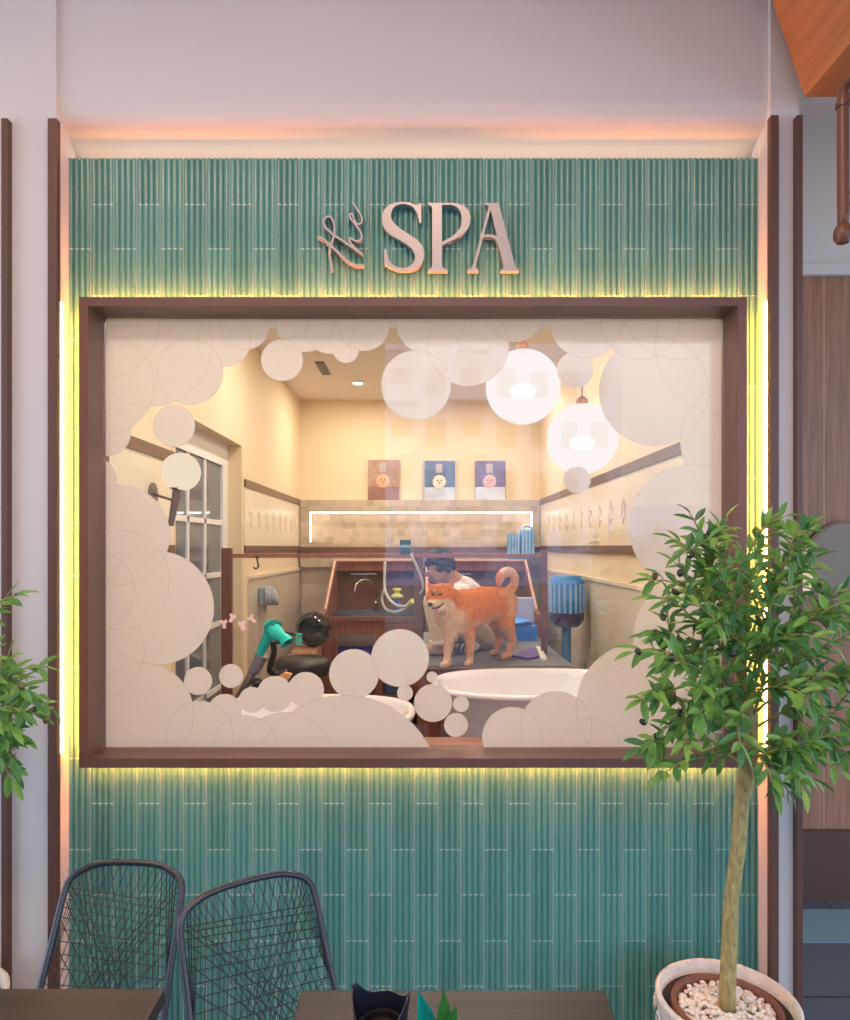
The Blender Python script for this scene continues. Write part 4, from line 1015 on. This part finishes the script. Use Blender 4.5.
for k in range(140):
    u = hr.uniform(-.35, 1); a = hr.uniform(0, 6.283); r = math.sqrt(1-u*u) if u > -1 else 0
    dvec = Vector((r*math.cos(a), r*math.sin(a), u))
    if dvec.x < -.1 and dvec.z < .15 and dvec.y < .2: continue
    mb.ball(head+Vector((dvec.x*.082, dvec.y*.088, dvec.z*.095)), hr.uniform(.018, .030), sub=1)
mb.ball(head+Vector((.0, .01, .018)), .092, .98, 1.05, 1.0)
o = mb.build('hair', mat('black_hair', (.010, .008, .008), .5, bump=.6, bscale=120), per); remesh(o, .006, 2)
f0 = head+Vector((-.075, -.055, -.055))
for q_ in ((-.004, -.024, .03), (-.028, .016, .03)):
    MB().ball(f0+Vector(q_), .009, 1, 1, .7, 2).build('eye', M_black, per, True)
MB().ball(f0+Vector((-.012, -.004, 0)), .014, 1, 1, 1.3, 2).build('nose', M_skin, per, True)
MB().ball(f0+Vector((.004, .0, -.035)), .016, .8, 1.2, .4, 2).build('mouth', mat('lips', (.42, .14, .11), .5), per, True)
mb = MB()
mb.capsule(neck+Vector((.02, .0, -.02)), .066, sh, .105).capsule(sh+Vector((-.02, -.11, 0)), .08, sh+Vector((.03, .13, 0)), .08).capsule(sh, .125, waist, .13).capsule(waist, .135, hip+Vector((-.02, 0, .09)), .14)
mb.capsule(sh+Vector((-.02, -.14, 0)), .078, sh.lerp(P(466, 606, 4.33), .6)+Vector((0, 0, 0)), .068); mb.capsule(sh+Vector((.04, .16, 0)), .078, sh.lerp(P(497, 613, 4.55), .5), .068)
o = mb.build('shirt', mat('pale_shirt', (.78, .72, .66), .8, bump=.3, bscale=14), per); remesh(o, .01, 5)
mb = MB()
for k, y in enumerate((-.11, .11)):
    h_ = hip+Vector((0, y, 0)); mb.capsule(h_, .125, kn[k], .082).capsule(kn[k]+Vector((.0, 0, 0)), .082, kn[k].lerp(an[k], .72), .080)
mb.capsule(hip+Vector((0, -.08, .03)), .15, hip+Vector((0, .08, .03)), .15)
o = mb.build('shorts', mat('beige_shorts', (.80, .66, .50), .85, var=.12, vscale=30, bump=.4, bscale=22), per); remesh(o, .009, 4)
c = kn[0].lerp(an[0], .86)
MB().lathe([(.072, -.012), (.083, -.012), (.085, .018), (.076, .018), (.072, -.012)], c, 28, (kn[0]-an[0])).build('hem_cuff', mat('cuff', (.88, .76, .62), .85), per, True)
for k in range(2):
    mb = MB(); mb.capsule((an[k].x+.015, an[k].y, ZP+.042), .040, (an[k].x-.165, an[k].y-.02, ZP+.036), .034)
    o = mb.build('shoe', mat('beige_shoe', (.62, .46, .32), .7), per); remesh(o, .007, 3)
sn = empty('sneaker', (P(462, 657, 4.45)), 'white striped soft toy shoe lying on the mat under the dog', 'shoe')
mb = MB().capsule(Vector((PX(456, 4.3), 4.3, ZP+.028)), .026, Vector((PX(475, 4.32), 4.32, ZP+.034)), .032); o = mb.build('upper', mat('white_knit', (.70, .68, .68), .8, var=.3, vscale=60), sn); remesh(o, .006, 2)
for k in range(3):
    MB().tube(smooth3([Vector((PX(458+k*5, 4.27), 4.275, ZP+.015)), Vector((PX(459+k*5, 4.27), 4.265, ZP+.04)), Vector((PX(461+k*5, 4.3), 4.30, ZP+.064))]), .004, 6).build('lace', mat('lace', (.06, .10, .18), .6), sn)
sh.x

# ------------------------------------------------------------------ things on the glass
M_pink = mat('pink_paper', (1.0, .62, .50), .6)
for i, (px, py, rot, lab) in enumerate(((224, 624, .1, 'pink paw shaped sticker on the glass, leftmost of four'), (232, 618, -.4, 'pink paw shaped sticker on the glass, second from the left'), (242.5, 625.5, .2, 'pink paw shaped sticker on the glass, third from the left'), (252, 619, .8, 'pink paw shaped sticker on the glass, rightmost of four'))):
    Y = 2.4075; c = P(px, py, Y); r = .0065 if i != 2 else .0085
    ps = []
    for a, d, s in ((rot+2.2, .011, .9), (rot+.9, .011, .9), (rot-1.57, .010, 1.0), (rot, 0, 1.0)):
        cx, cz = c.x+d*math.cos(a), c.z+d*math.sin(a)
        ps.append([(cx+r*s*math.cos(t*math.pi/8), cz+r*s*math.sin(t*math.pi/8)) for t in range(16)])
    tag(MB().union2d(ps, Y-.001, Y).build('glass_sticker', M_pink), lab, 'sticker', 'pink stickers on the shop window')
Yn = 2.406
nt_ = empty('window_notice', (PX(705, Yn), Yn, PZ(745, Yn)), 'frosted notice with white lines of text at the lower right of the window', 'notice')
MB().box(PX(684, Yn), PX(727, Yn), Yn-.0005, Yn+.001, PZ(745, Yn), PZ(699, Yn)).build('sheet', film_mat('notice_film', .55, (.82, .80, .78)), nt_)
def bars(name, m, rows):
    mb = MB()
    for y, segs, h in rows:
        for a, b in segs: mb.box(PX(a, Yn), PX(b, Yn), Yn-.0015, Yn-.0008, PZ(y+h, Yn), PZ(y, Yn))
    mb.build(name, m, nt_)
rr = random.Random(5)
def seg(a, b):
    out = []; x = a
    while x < b:
        w = rr.uniform(1.2, 2.6); out.append((x, min(b, x+w))); x += w+.6
    return out
bars('heading', mat('notice_blue', (.03, .06, .35), .5), [(707, seg(692, 713), 2.4)])
bars('yellow_words', mat('notice_yellow', (.8, .62, .08), .5), [(715, seg(690, 700.5), 2.2)])
bars('text_lines', mat('notice_white', (.9, .9, .9), .5), [(715, seg(684.5, 689)+seg(701.5, 724), 2.2), (721, seg(694, 725), 2), (725, seg(695, 717), 1.8), (731, seg(700, 721), 2)])

# ------------------------------------------------------------------ tables
def table(x0, x1, y0, y1, label):
    t = empty('cafe_table', ((x0+x1)/2, (y0+y1)/2, 0), label, 'table', 'dark square cafe tables')
    MB().box(x0, x1, y0, y1, .72, .75, .004).build('tabletop', M_table, t)
    MB().box((x0+x1)/2-.03, (x0+x1)/2+.03, (y0+y1)/2-.03, (y0+y1)/2+.03, .02, .72, .004).build('column', M_dark, t)
    MB().box((x0+x1)/2-.2, (x0+x1)/2+.2, (y0+y1)/2-.2, (y0+y1)/2+.2, 0, .02, .004).build('base_plate', M_dark, t)
    return t
YTb = .85*F/(990-VY)
table(PX(301, YTb), PX(604, YTb), YTb-.6, YTb, 'dark wood square cafe table in the middle foreground, camera lens on it')
table(PX(165, YTb*1.003)-.6, PX(165, YTb*1.003), YTb-.595, YTb+.005, 'dark wood square cafe table at the bottom left corner')

# camera lens standing on the table
LXc, LYc = PX(381, 1.08), 1.08
ln = empty('camera_lens', (LXc, LYc, .75), 'black camera lens with petal hood standing on the middle table', 'camera lens')
o = MB().lathe([(0, 0), (.036, 0), (.036, .05), (.039, .052), (.039, .095), (.036, .1), (.036, .115), (.030, .115), (.030, .105), (0, .100)], (LXc, LYc, .75), 40).build('barrel', M_black, ln); autosmooth(o, 30)
mb = MB(); bm = mb.bm; n = 64; rings = []
for k in range(n):
    a = 2*math.pi*k/n
    pet = .048+.016*math.cos(2*(a+.2))+.006*math.cos(4*(a+.2))
    f = []
    for r, h in ((.039, .10), (.046, .10+pet), (.0440, .10+pet), (.037, .105)):
        f.append(bm.verts.new((LXc+r*math.cos(a), LYc+r*math.sin(a), .75+h)))
    rings.append(f)
for k in range(n):
    a, b = rings[k], rings[(k+1) % n]
    for j in range(4): bm.faces.new((a[j], b[j], b[(j+1) % 4], a[(j+1) % 4]))
o = mb.build('petal_hood', mat('hood_black', (.014, .017, .032), .3), ln); autosmooth(o, 50)
MB().ball((LXc, LYc, .835), .03, 1, 1, .62, 4).build('front_glass', mat('lens_glass', (.012, .012, .014), .03, spec=1, coat=1), ln, True)
for k in range(2): MB().lathe([(.0395, 0), (.0405, .001), (.0405, .012), (.0395, .013)], (LXc, LYc, .81+k*.018), 40).build('grip_ring', mat('rubber', (.02, .02, .02), .8), ln)

# ------------------------------------------------------------------ leaves
def leaf(bm, p, d, up, L, w, curl=0.25):
    d = d.normalized(); s = d.cross(up)
    if s.length < 1e-4: s = d.orthogonal()
    s.normalize(); nn = s.cross(d).normalized()
    prof = [(0, .10), (.22, .75), (.5, 1.0), (.78, .68), (1, .03)]
    L_, C_, R_ = [], [], []
    for f, ww in prof:
        c = p+d*L*f-nn*curl*L*f*f
        lift = nn*w*.22*ww
        L_.append(bm.verts.new(c-s*w*.5*ww+lift)); C_.append(bm.verts.new(c)); R_.append(bm.verts.new(c+s*w*.5*ww+lift))
    for i in range(4):
        bm.faces.new((L_[i], C_[i], C_[i+1], L_[i+1])); bm.faces.new((C_[i], R_[i], R_[i+1], C_[i+1]))
def leaf_mat(name, c1, c2, back):
    m = bpy.data.materials.new(name); m.use_nodes = True; nt = m.node_tree; b = nt.nodes['Principled BSDF']
    g = nt.nodes.new('ShaderNodeNewGeometry'); cr = nt.nodes.new('ShaderNodeValToRGB')
    cr.color_ramp.elements[0].color = (*c1, 1); cr.color_ramp.elements[1].color = (*c2, 1)
    nt.links.new(g.outputs['Random Per Island'], cr.inputs[0])
    mx = nt.nodes.new('ShaderNodeMix'); mx.data_type = 'RGBA'; mx.inputs[7].default_value = (*back, 1)
    nt.links.new(g.outputs['Backfacing'], mx.inputs[0]); nt.links.new(cr.outputs[0], mx.inputs[6]); nt.links.new(mx.outputs[2], b.inputs['Base Color'])
    b.inputs['Roughness'].default_value = .38
    t = nt.nodes.new('ShaderNodeBsdfTranslucent'); nt.links.new(mx.outputs[2], t.inputs[0])
    ms = nt.nodes.new('ShaderNodeMixShader'); ms.inputs[0].default_value = .18
    nt.links.new(b.outputs[0], ms.inputs[1]); nt.links.new(t.outputs[0], ms.inputs[2]); nt.links.new(ms.outputs[0], nt.nodes['Material Output'].inputs[0])
    return m
M_leaf = leaf_mat('olive_leaf', (.045, .20, .055), (.24, .46, .08), (.20, .36, .15))
M_twig = mat('twig', (.34, .33, .10), .6, var=.2)
M_bark = mat('olive_bark', (.42, .33, .13), .8, var=.75, vscale=110, bump=1.0, bscale=70, stretch=(1, 1, .35))
M_olive = mat('olive_black', (.035, .02, .025), .2, coat=.4); M_olive2 = mat('olive_green', (.12, .10, .02), .25, coat=.3)
def olive_tree(base, trunk, tips, label, seed, pot=True, singles=()):
    rr = random.Random(seed)
    t = empty('olive_tree', base, label, 'potted tree', 'artificial olive trees')
    o = MB().tube([p for p, r in trunk], [r for p, r in trunk], 20).build('trunk', M_bark, t, True)
    # displace trunk a little
    br = MB(); lf = MB(); fruit = []
    for (org, tip, nsub) in tips:
        L = (tip-org).length
        mid = org.lerp(tip, .5)+Vector((rr.uniform(-.03, .03), rr.uniform(-.05, .05), .10*L+rr.uniform(-.02, .05)))
        pts = smooth3([org, org.lerp(mid, .55)+Vector((0, 0, .02)), mid, mid.lerp(tip, .6)+Vector((0, 0, .015)), tip], 5)
        n = len(pts); br.tube(pts, [.0042*(1-.6*i/n) for i in range(n)], 5)
        def leaves_on(pts, start, step, size):
            acc = 0; nxt = start; side = 0
            for i in range(len(pts)-1):
                seg_ = pts[i+1]-pts[i]; l = seg_.length
                while acc+l > nxt:
                    p = pts[i]+seg_*((nxt-acc)/max(l, 1e-6)); d = seg_.normalized()
                    phi = side*1.8+rr.uniform(-.5, .5); side += 1
                    a = d.orthogonal().normalized(); b = d.cross(a)
                    for kk in (0, math.pi):
                        out = a*math.cos(phi+kk)+b*math.sin(phi+kk)
                        dd = (d*rr.uniform(.45, 1.0)+out*rr.uniform(.6, 1.0)+Vector((0, 0, rr.uniform(-.35, .15))))
                        upv = Vector((rr.uniform(-.5, .5), rr.uniform(-.9, -.1), 1))
                        leaf(lf.bm, p, dd, upv, size*rr.uniform(.65, 1.2), size*rr.uniform(.27, .40), rr.uniform(-.05, .38))
                    nxt += step*rr.uniform(.8, 1.25)
                acc += l
            leaf(lf.bm, pts[-1], (pts[-1]-pts[-2]), Vector((0, -.5, 1)), size, size*.28)
        leaves_on(pts, L*.38, .034, .064)
        for k in range(int(nsub*.72)):
            f = rr.uniform(.28, .85); i = int(f*(n-1)); o_ = pts[i]
            d = (pts[min(i+1, n-1)]-pts[i]).normalized()
            a = Vector((rr.uniform(-1, 1), rr.uniform(-1, 1), rr.uniform(-.5, 1))).normalized()
            SL = rr.uniform(.07, .13); e_ = o_+(d*.8+a*.8).normalized()*SL
            sp = smooth3([o_, o_.lerp(e_, .5)+Vector((0, 0, .012)), e_], 4)
            br.tube(sp, [.0024]*len(sp), 4); leaves_on(sp, .02, .029, .060)
            if rr.random() < .16: fruit.append(e_)
        if rr.random() < .5: fruit.append(tip+Vector((rr.uniform(-.01, .01), -.01, .012)))
    br.build('branches', M_twig, t, True)
    lf.build('foliage', M_leaf, t, False, recalc=False)
    for p in list(singles)+fruit[:14]:
        mb = MB().ball(p, .0085, 1, 1, 1.35, 2, Matrix.Rotation(rr.uniform(-1, 1), 3, 'Y'))
        mb.build('olive_fruit', M_olive if rr.random() < .55 else M_olive2, t, True)
    return t
YO = 2.0
base = Vector((PX(727, 2.02), 2.02, .27))
trunk = [(P(726, 1012, 2.02)+Vector((0, 0, -.03)), .0245), (P(728, 975, 2.02), .0225), (P(731, 900, 2.01), .0205), (P(738, 850, 2.0), .020), (P(742, 800, 2.0), .021), (P(748, 760, 2.0), .024), (P(750, 715, 2.0), .022), (P(740, 690, 2.0), .013), (P(738, 655, 2.0), .011), (P(741, 615, 2.0), .008)]
tipl = [((742, 640), (690, 514), 1.92, 4), ((742, 650), (702, 542), 1.95, 5), ((740, 665), (683, 548), 1.88, 5), ((744, 660), (652, 580), 1.95, 5), ((746, 690), (664, 600), 1.85, 7),
        ((746, 700), (634, 652), 1.9, 3), ((746, 705), (650, 636), 1.95, 8), ((748, 720), (642, 700), 1.85, 8), ((748, 735), (668, 662), 1.78, 8), ((748, 745), (652, 740), 1.9, 6), ((750, 770), (640, 748), 1.9, 4), ((748, 772), (662, 775), 1.85, 2),
        ((746, 640), (766, 525), 1.95, 5), ((746, 650), (800, 530), 1.9, 5), ((748, 655), (745, 560), 1.85, 5), ((748, 670), (812, 560), 1.95, 6), ((750, 680), (850, 590), 1.95, 7),
        ((752, 690), (835, 620), 1.82, 8), ((752, 700), (858, 640), 1.9, 8), ((752, 715), (860, 690), 1.85, 8), ((752, 730), (855, 735), 1.85, 8), ((752, 745), (838, 770), 1.8, 8), ((752, 760), (800, 775), 1.85, 6), ((752, 755), (860, 765), 1.95, 8), ((752, 700), (795, 640), 1.75, 8), ((752, 720), (810, 700), 1.72, 8),
        ((748, 700), (712, 625), 1.78, 7), ((748, 720), (700, 715), 1.75, 7), ((750, 735), (775, 790), 1.8, 3), ((746, 680), (724, 580), 1.8, 6), ((750, 730), (740, 745), 1.78, 5), ((748, 700), (760, 600), 1.78, 6)]
tips = [(P(a[0], a[1], 2.0), P(b[0], b[1], Y), k) for a, b, Y, k in tipl]
singles = [P(691, 555, 1.88), P(638, 652, 1.9), P(663, 617, 1.9), P(675, 592, 1.9), P(644, 706, 1.86), P(643, 722, 1.86), P(673, 695, 1.85), P(680, 573, 1.88), P(820, 583, 1.9), P(847, 609, 1.9)]
olive_tree(base, trunk, tips, 'slender olive tree with bushy green crown in the white pot at right', 21, singles=singles)
# left tree (only its right-hand branches enter the photo)
lb = Vector((PX(-70, 2.0), 2.0, .27)); ox = -797
trunk2 = [(P(a, b, 2.0), r) for a, b, r in ((-72, 1012, .0245), (-68, 900, .021), (-60, 800, .021), (-52, 720, .018), (-55, 620, .009))]
tl2 = [((-55, 700), (0, 662), 1.9, 4), ((-55, 690), (-12, 618), 1.9, 3), ((-53, 720), (30, 698), 1.85, 4), ((-53, 730), (34, 714), 1.95, 3), ((-53, 740), (20, 735), 1.9, 5), ((-53, 745), (14, 762), 1.85, 5), ((-53, 720), (22, 690), 1.82, 7), ((-53, 720), (10, 725), 1.78, 8),
       ((-55, 650), (-60, 600), 1.9, 5), ((-55, 640), (-90, 560), 1.9, 5), ((-55, 660), (-120, 560), 1.9, 7), ((-55, 700), (-150, 640), 1.9, 8), ((-55, 720), (-150, 720), 1.9, 8), ((-55, 730), (-110, 760), 1.9, 8), ((-53, 750), (12, 780), 1.85, 4)]
olive_tree(lb, trunk2, [(P(a[0], a[1], 2.0), P(b[0], b[1], Y), k) for a, b, Y, k in tl2], 'olive tree at the left edge with only its branch tips in view', 33,
           singles=[P(27, 695, 1.88), P(35, 709, 1.9), P(46, 720, 1.92)])

# pots
def pot(cx, cy, label):
    t = empty('plant_pot', (cx, cy, 0), label, 'plant pot', 'white textured plant pots')
    mt = mat('pot_white', (.72, .69, .64), .7, var=.12, vscale=30, bump=.8, bscale=60)
    o = MB().lathe([(0, 0), (.13, 0), (.15, .02), (.188, .20), (.197, .285), (.197, .297), (.190, .302), (.182, .297), (.177, .16), (0, .15)], (cx, cy, 0), 64).build('outer_pot', mt, t, True)
    mb = MB()
    for k in range(14):
        a = 2*math.pi*k/14
        for z in (.10, .17, .235):
            r = .151+(z-.02)*.205; pts = [(cx+(r+.004)*math.cos(a+.085*math.cos(q)), cy+(r+.004)*math.sin(a+.085*math.cos(q)), z+.022*math.sin(q)) for q in [j*math.pi/5 for j in range(10)]]
            mb.tube(pts, .0035, 5, closed=True)
    mb.build('raised_pattern', mt, t)
    o = MB().lathe([(.10, .205), (.132, .21), (.136, .265), (.140, .278), (.152, .278), (.154, .27), (.147, .165), (.10, .16)], (cx, cy, 0), 56).build('inner_pot', mat('inner_brown', (.20, .085, .055), .6, var=.15, bump=.3), t, True)
    MB().lathe([(.153, .235), (.176, .262), (.178, .262), (.178, .225), (.153, .225)], (cx, cy, 0), 56).build('gap_shade_ring', mat('gap_shade', (.035, .026, .04), .5), t, True)  # dark ring standing in for the shade between outer and inner pot
    MB().lathe([(0, .195), (.133, .195), (.133, .243), (0, .252)], (cx, cy, 0), 48).build('soil', mat('gravel_bed', (.55, .46, .38), .9), t)
    mb = MB(); r_ = random.Random(9)
    for k in range(620):
        rr_ = .127*math.sqrt(r_.random()); a = r_.uniform(0, 6.283)
        if rr_ < .026: continue
        mb.ball((cx+rr_*math.cos(a), cy+rr_*math.sin(a), .255+r_.uniform(0, .014)+.006*(1-rr_/.13)), r_.uniform(.006, .0105), r_.uniform(.8, 1.3), r_.uniform(.8, 1.2), r_.uniform(.6, .9), 1, Matrix.Rotation(r_.uniform(0, 3), 3, 'Z'))
    o = mb.build('pebbles', mat('white_pebbles', (.80, .74, .68), .6, var=.1, vscale=60), t, True); o['kind'] = 'stuff'
    return t
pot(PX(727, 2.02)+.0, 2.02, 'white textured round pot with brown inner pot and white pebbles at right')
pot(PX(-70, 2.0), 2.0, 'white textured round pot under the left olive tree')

# sprig in a small pot on the table
sg = empty('table_plant', (.02, 1.02, .75), 'small green leafy sprig in a vase on the middle table', 'plant')
o = MB().lathe([(0, 0), (.025, 0), (.03, .03), (.022, .07), (.018, .09), (.015, .088), (0, .06)], (.02, 1.02, .75), 24).build('vase', mat('vase_white', (.6, .58, .55), .4), sg, True)
mb = MB(); 
def bigleaf(mb, p0, p1, w, up):
    d = Vector(p1)-Vector(p0); leaf(mb.bm, Vector(p0), d, up, d.length, w, .05)
bigleaf(mb, (.018, 1.02, .83), P(420, 994, 1.0), .034, Vector((.3, -1, .5)))
mb.build('leaf', leaf_mat('teal_leaf', (.0, .26, .22), (.0, .30, .25), (.02, .3, .25)), sg, recalc=False)
mb = MB()
bigleaf(mb, (.02, 1.02, .83), P(446, 991, 1.0), .032, Vector((1, -1, .2))); bigleaf(mb, (.02, 1.02, .83), P(455, 1008, 1.0), .032, Vector((-.4, -1, .6))); bigleaf(mb, (.02, 1.02, .83), P(440, 1005, .97), .012, Vector((0, -1, .6)))
bigleaf(mb, (.02, 1.02, .82), P(462, 1018, 1.05), .014, Vector((.4, -1, .6)))
mb.build('leaf', leaf_mat('green_leaf', (.02, .14, .03), (.05, .26, .04), (.04, .2, .05)), sg, recalc=False)
MB().tube([(.02, 1.02, .80), (.02, 1.02, .87)], .003, 6).build('stem', M_twig, sg)

# ------------------------------------------------------------------ wire chairs
M_chair = mat('chair_steel', (.022, .027, .042), .28, spec=.7)
M_wire = mat('chair_wire', (.010, .012, .014), .4)
def chair(origin, ux, fwd, w, label):
    """origin: centre of the backrest top bar; ux: sideways unit; fwd: unit pointing to the seat front (away from the wall)"""
    ux = Vector(ux).normalized(); fwd = Vector(fwd).normalized(); up = Vector((0, 0, 1)); O = Vector(origin)
    t = empty('wire_chair', (O.x+fwd.x*.2, O.y+fwd.y*.2, 0), label, 'chair', 'black wire cafe chairs')
    zt = O.z
    def bp(u, dn):   # point on the back plane: u sideways, dn below the top bar
        return O+ux*u-up*dn+fwd*(dn*.6)
    hw = w/2; r = .032
    sz = zt-.44     # seat height drop
    prof = [(-hw-.004, .30), (-hw, .16), (-hw+.001, .05), (-hw+.010, .018), (-hw+.035, .0), (-hw*.5, -.014), (0, -.018), (hw*.5, -.014), (hw-.035, .0), (hw-.010, .018), (hw-.001, .05), (hw, .16), (hw+.004, .30)]
    back = [bp(u, d) for u, d in prof]
    zs = zt-.30
    sb = bp(0, .30)
    s0, s1 = back[0], back[-1]
    front = [s0+fwd*.10-up*.03, s0+fwd*.34-up*.0+(-ux)*.01, s0+fwd*.40+ux*.04, s1+fwd*.40-ux*.04, s1+fwd*.34+ux*.01, s1+fwd*.10-up*.03]
    loop = smooth3(back, 5)
    seatl = smooth3([s1, front[5], front[4], front[3], front[2], front[1], front[0], s0], 5)
    MB().tube(loop, .0085, 10, caps=True).build('back_frame', M_chair, t, True)
    MB().tube(seatl, .0085, 10).build('seat_frame', M_chair, t, True)
    # strings of the back
    def along(f):   # f 0..1 along left side bottom -> top -> right side bottom
        i = f*(len(loop)-1); k = int(min(i, len(loop)-2)); return loop[k].lerp(loop[k+1], i-k)
    mb = MB()
    wr = .00135
    topf = lambda s: .30+.40*s   # top bar range
    def bot(s): return bp((s-.5)*2*hw, .30)
    for i in range(17):           # fan leaning left and fan leaning right
        s = i/16
        mb.tube([along(topf(s)), bot(min(1, max(0, .62*s-.12+.0)))], wr, 4) if .62*s-.12 >= 0 else mb.tube([along(topf(s)), along(.02+.10*s)], wr, 4)
        q = 1-s
        if .62*q-.12 >= 0: mb.tube([along(topf(s)), bot(1-(.62*q-.12))], wr, 4)
        else: mb.tube([along(topf(s)), along(1-(.02+.10*q))], wr, 4)
    for i in range(12):
        mb.tube([along(.02+.17*i/11), along(1-(.02+.13*i/11))], wr, 4)
    for i in range(7):
        mb.tube([along(.03+.2*i/6), bot(.35+.6*i/6)], wr, 4); mb.tube([along(1-(.03+.2*i/6)), bot(1-(.35+.6*i/6))], wr, 4)
    mb.build('back_wires', M_wire, t)
    mb = MB()
    for i in range(15):
        s = i/14
        a = s0.lerp(s1, s); b = front[2].lerp(front[3], s); mb.tube([a, b], wr, 4)
        a = s0.lerp(front[1], s); b = s1.lerp(front[4], 1-s*.8); mb.tube([a, b], wr, 4)
    mb.build('seat_wires', M_wire, t)
    for sgn, s in ((-1, s0), (1, s1)):
        for ff, ll in ((.04, -.06), (.36, .42)):
            a = s+fwd*ff-up*.005; b = Vector((a.x+ux.x*sgn*.02+fwd.x*(ll-ff), a.y+ux.y*sgn*.02+fwd.y*(ll-ff), 0.004))
            MB().tube([a, b], [.008, .007], 8).build('leg', M_chair, t, True)
    return t
YA = 1.85
A = P(72, 873, YA); B = P(183, 875, YA+.01)
chair((A+B)/2+Vector((0, 0, .008)), B-A, (0, -1, 0), (B-A).length+.015, 'black wire chair on the left, half behind the corner table, facing forward')
A = P(180, 913, 1.66); B = P(308, 880, 1.84); A.z = B.z = .735
u = (B-A); chair((A+B)/2+Vector((0, 0, .008)), u, (u.y, -u.x, 0), u.length+.015, 'black wire chair on the right, turned toward the middle table')

# ------------------------------------------------------------------ lights and world
def area(name, loc, size, energy, col, rot=(0, 0, 0), sy=None, spread=None):
    L = bpy.data.lights.new(name, 'AREA'); L.size = size; L.energy = energy; L.color = col
    if sy: L.shape = 'RECTANGLE'; L.size_y = sy
    o = bpy.data.objects.new(name, L); COL.objects.link(o); o.location = loc; o.rotation_euler = rot
    return o
for k, (x, y) in enumerate(((-1.4, .7), (0, .7), (1.4, .7), (-1.3, -1.0), (0, -1.0), (1.3, -1.0))):
    area('canopy_warm_fill', (x, y, 3.69), .5, 20, (1, .62, .42))  # added unseen warm fills that tint the upper facade, no fittings
area('bay_fill', (2.2, 2.6, 3.5), .15, 1.5, (1, .78, .62))  # unseen fill for the right bay, no fitting there
sun = bpy.data.lights.new('sun', 'SUN'); sun.energy = 5; sun.angle = .02; sun.color = (1, .95, .88)
so = bpy.data.objects.new('sun', sun); COL.objects.link(so); so.rotation_euler = (math.radians(-38), math.radians(12), 0)
w = bpy.data.worlds.new('World'); sc.world = w; w.use_nodes = True
bg = w.node_tree.nodes['Background']; bg.inputs[0].default_value = (.62, .79, 1.0, 1); bg.inputs[1].default_value = 2.6

# ------------------------------------------------------------------ camera
cam = bpy.data.cameras.new('Camera'); co = bpy.data.objects.new('Camera', cam); COL.objects.link(co)
co.location = (0, 0, H); co.rotation_euler = (math.pi/2, 0, 0)
cam.sensor_fit = 'AUTO'; cam.sensor_width = 36; cam.lens = F/1020*36
cam.shift_y = (VY-510)/1020; cam.clip_start = .02; cam.clip_end = 200
sc.camera = co
sc.view_settings.view_transform = 'Standard'; sc.view_settings.look = 'None'; sc.view_settings.gamma = 1
sc.view_settings.use_curve_mapping = False; sc.view_settings.exposure = 0.0
sc.cycles.max_bounces = 12; sc.cycles.transparent_max_bounces = 16; sc.cycles.diffuse_bounces = 5
sc.cycles.sample_clamp_indirect = 6
sc.cycles.use_denoising = True
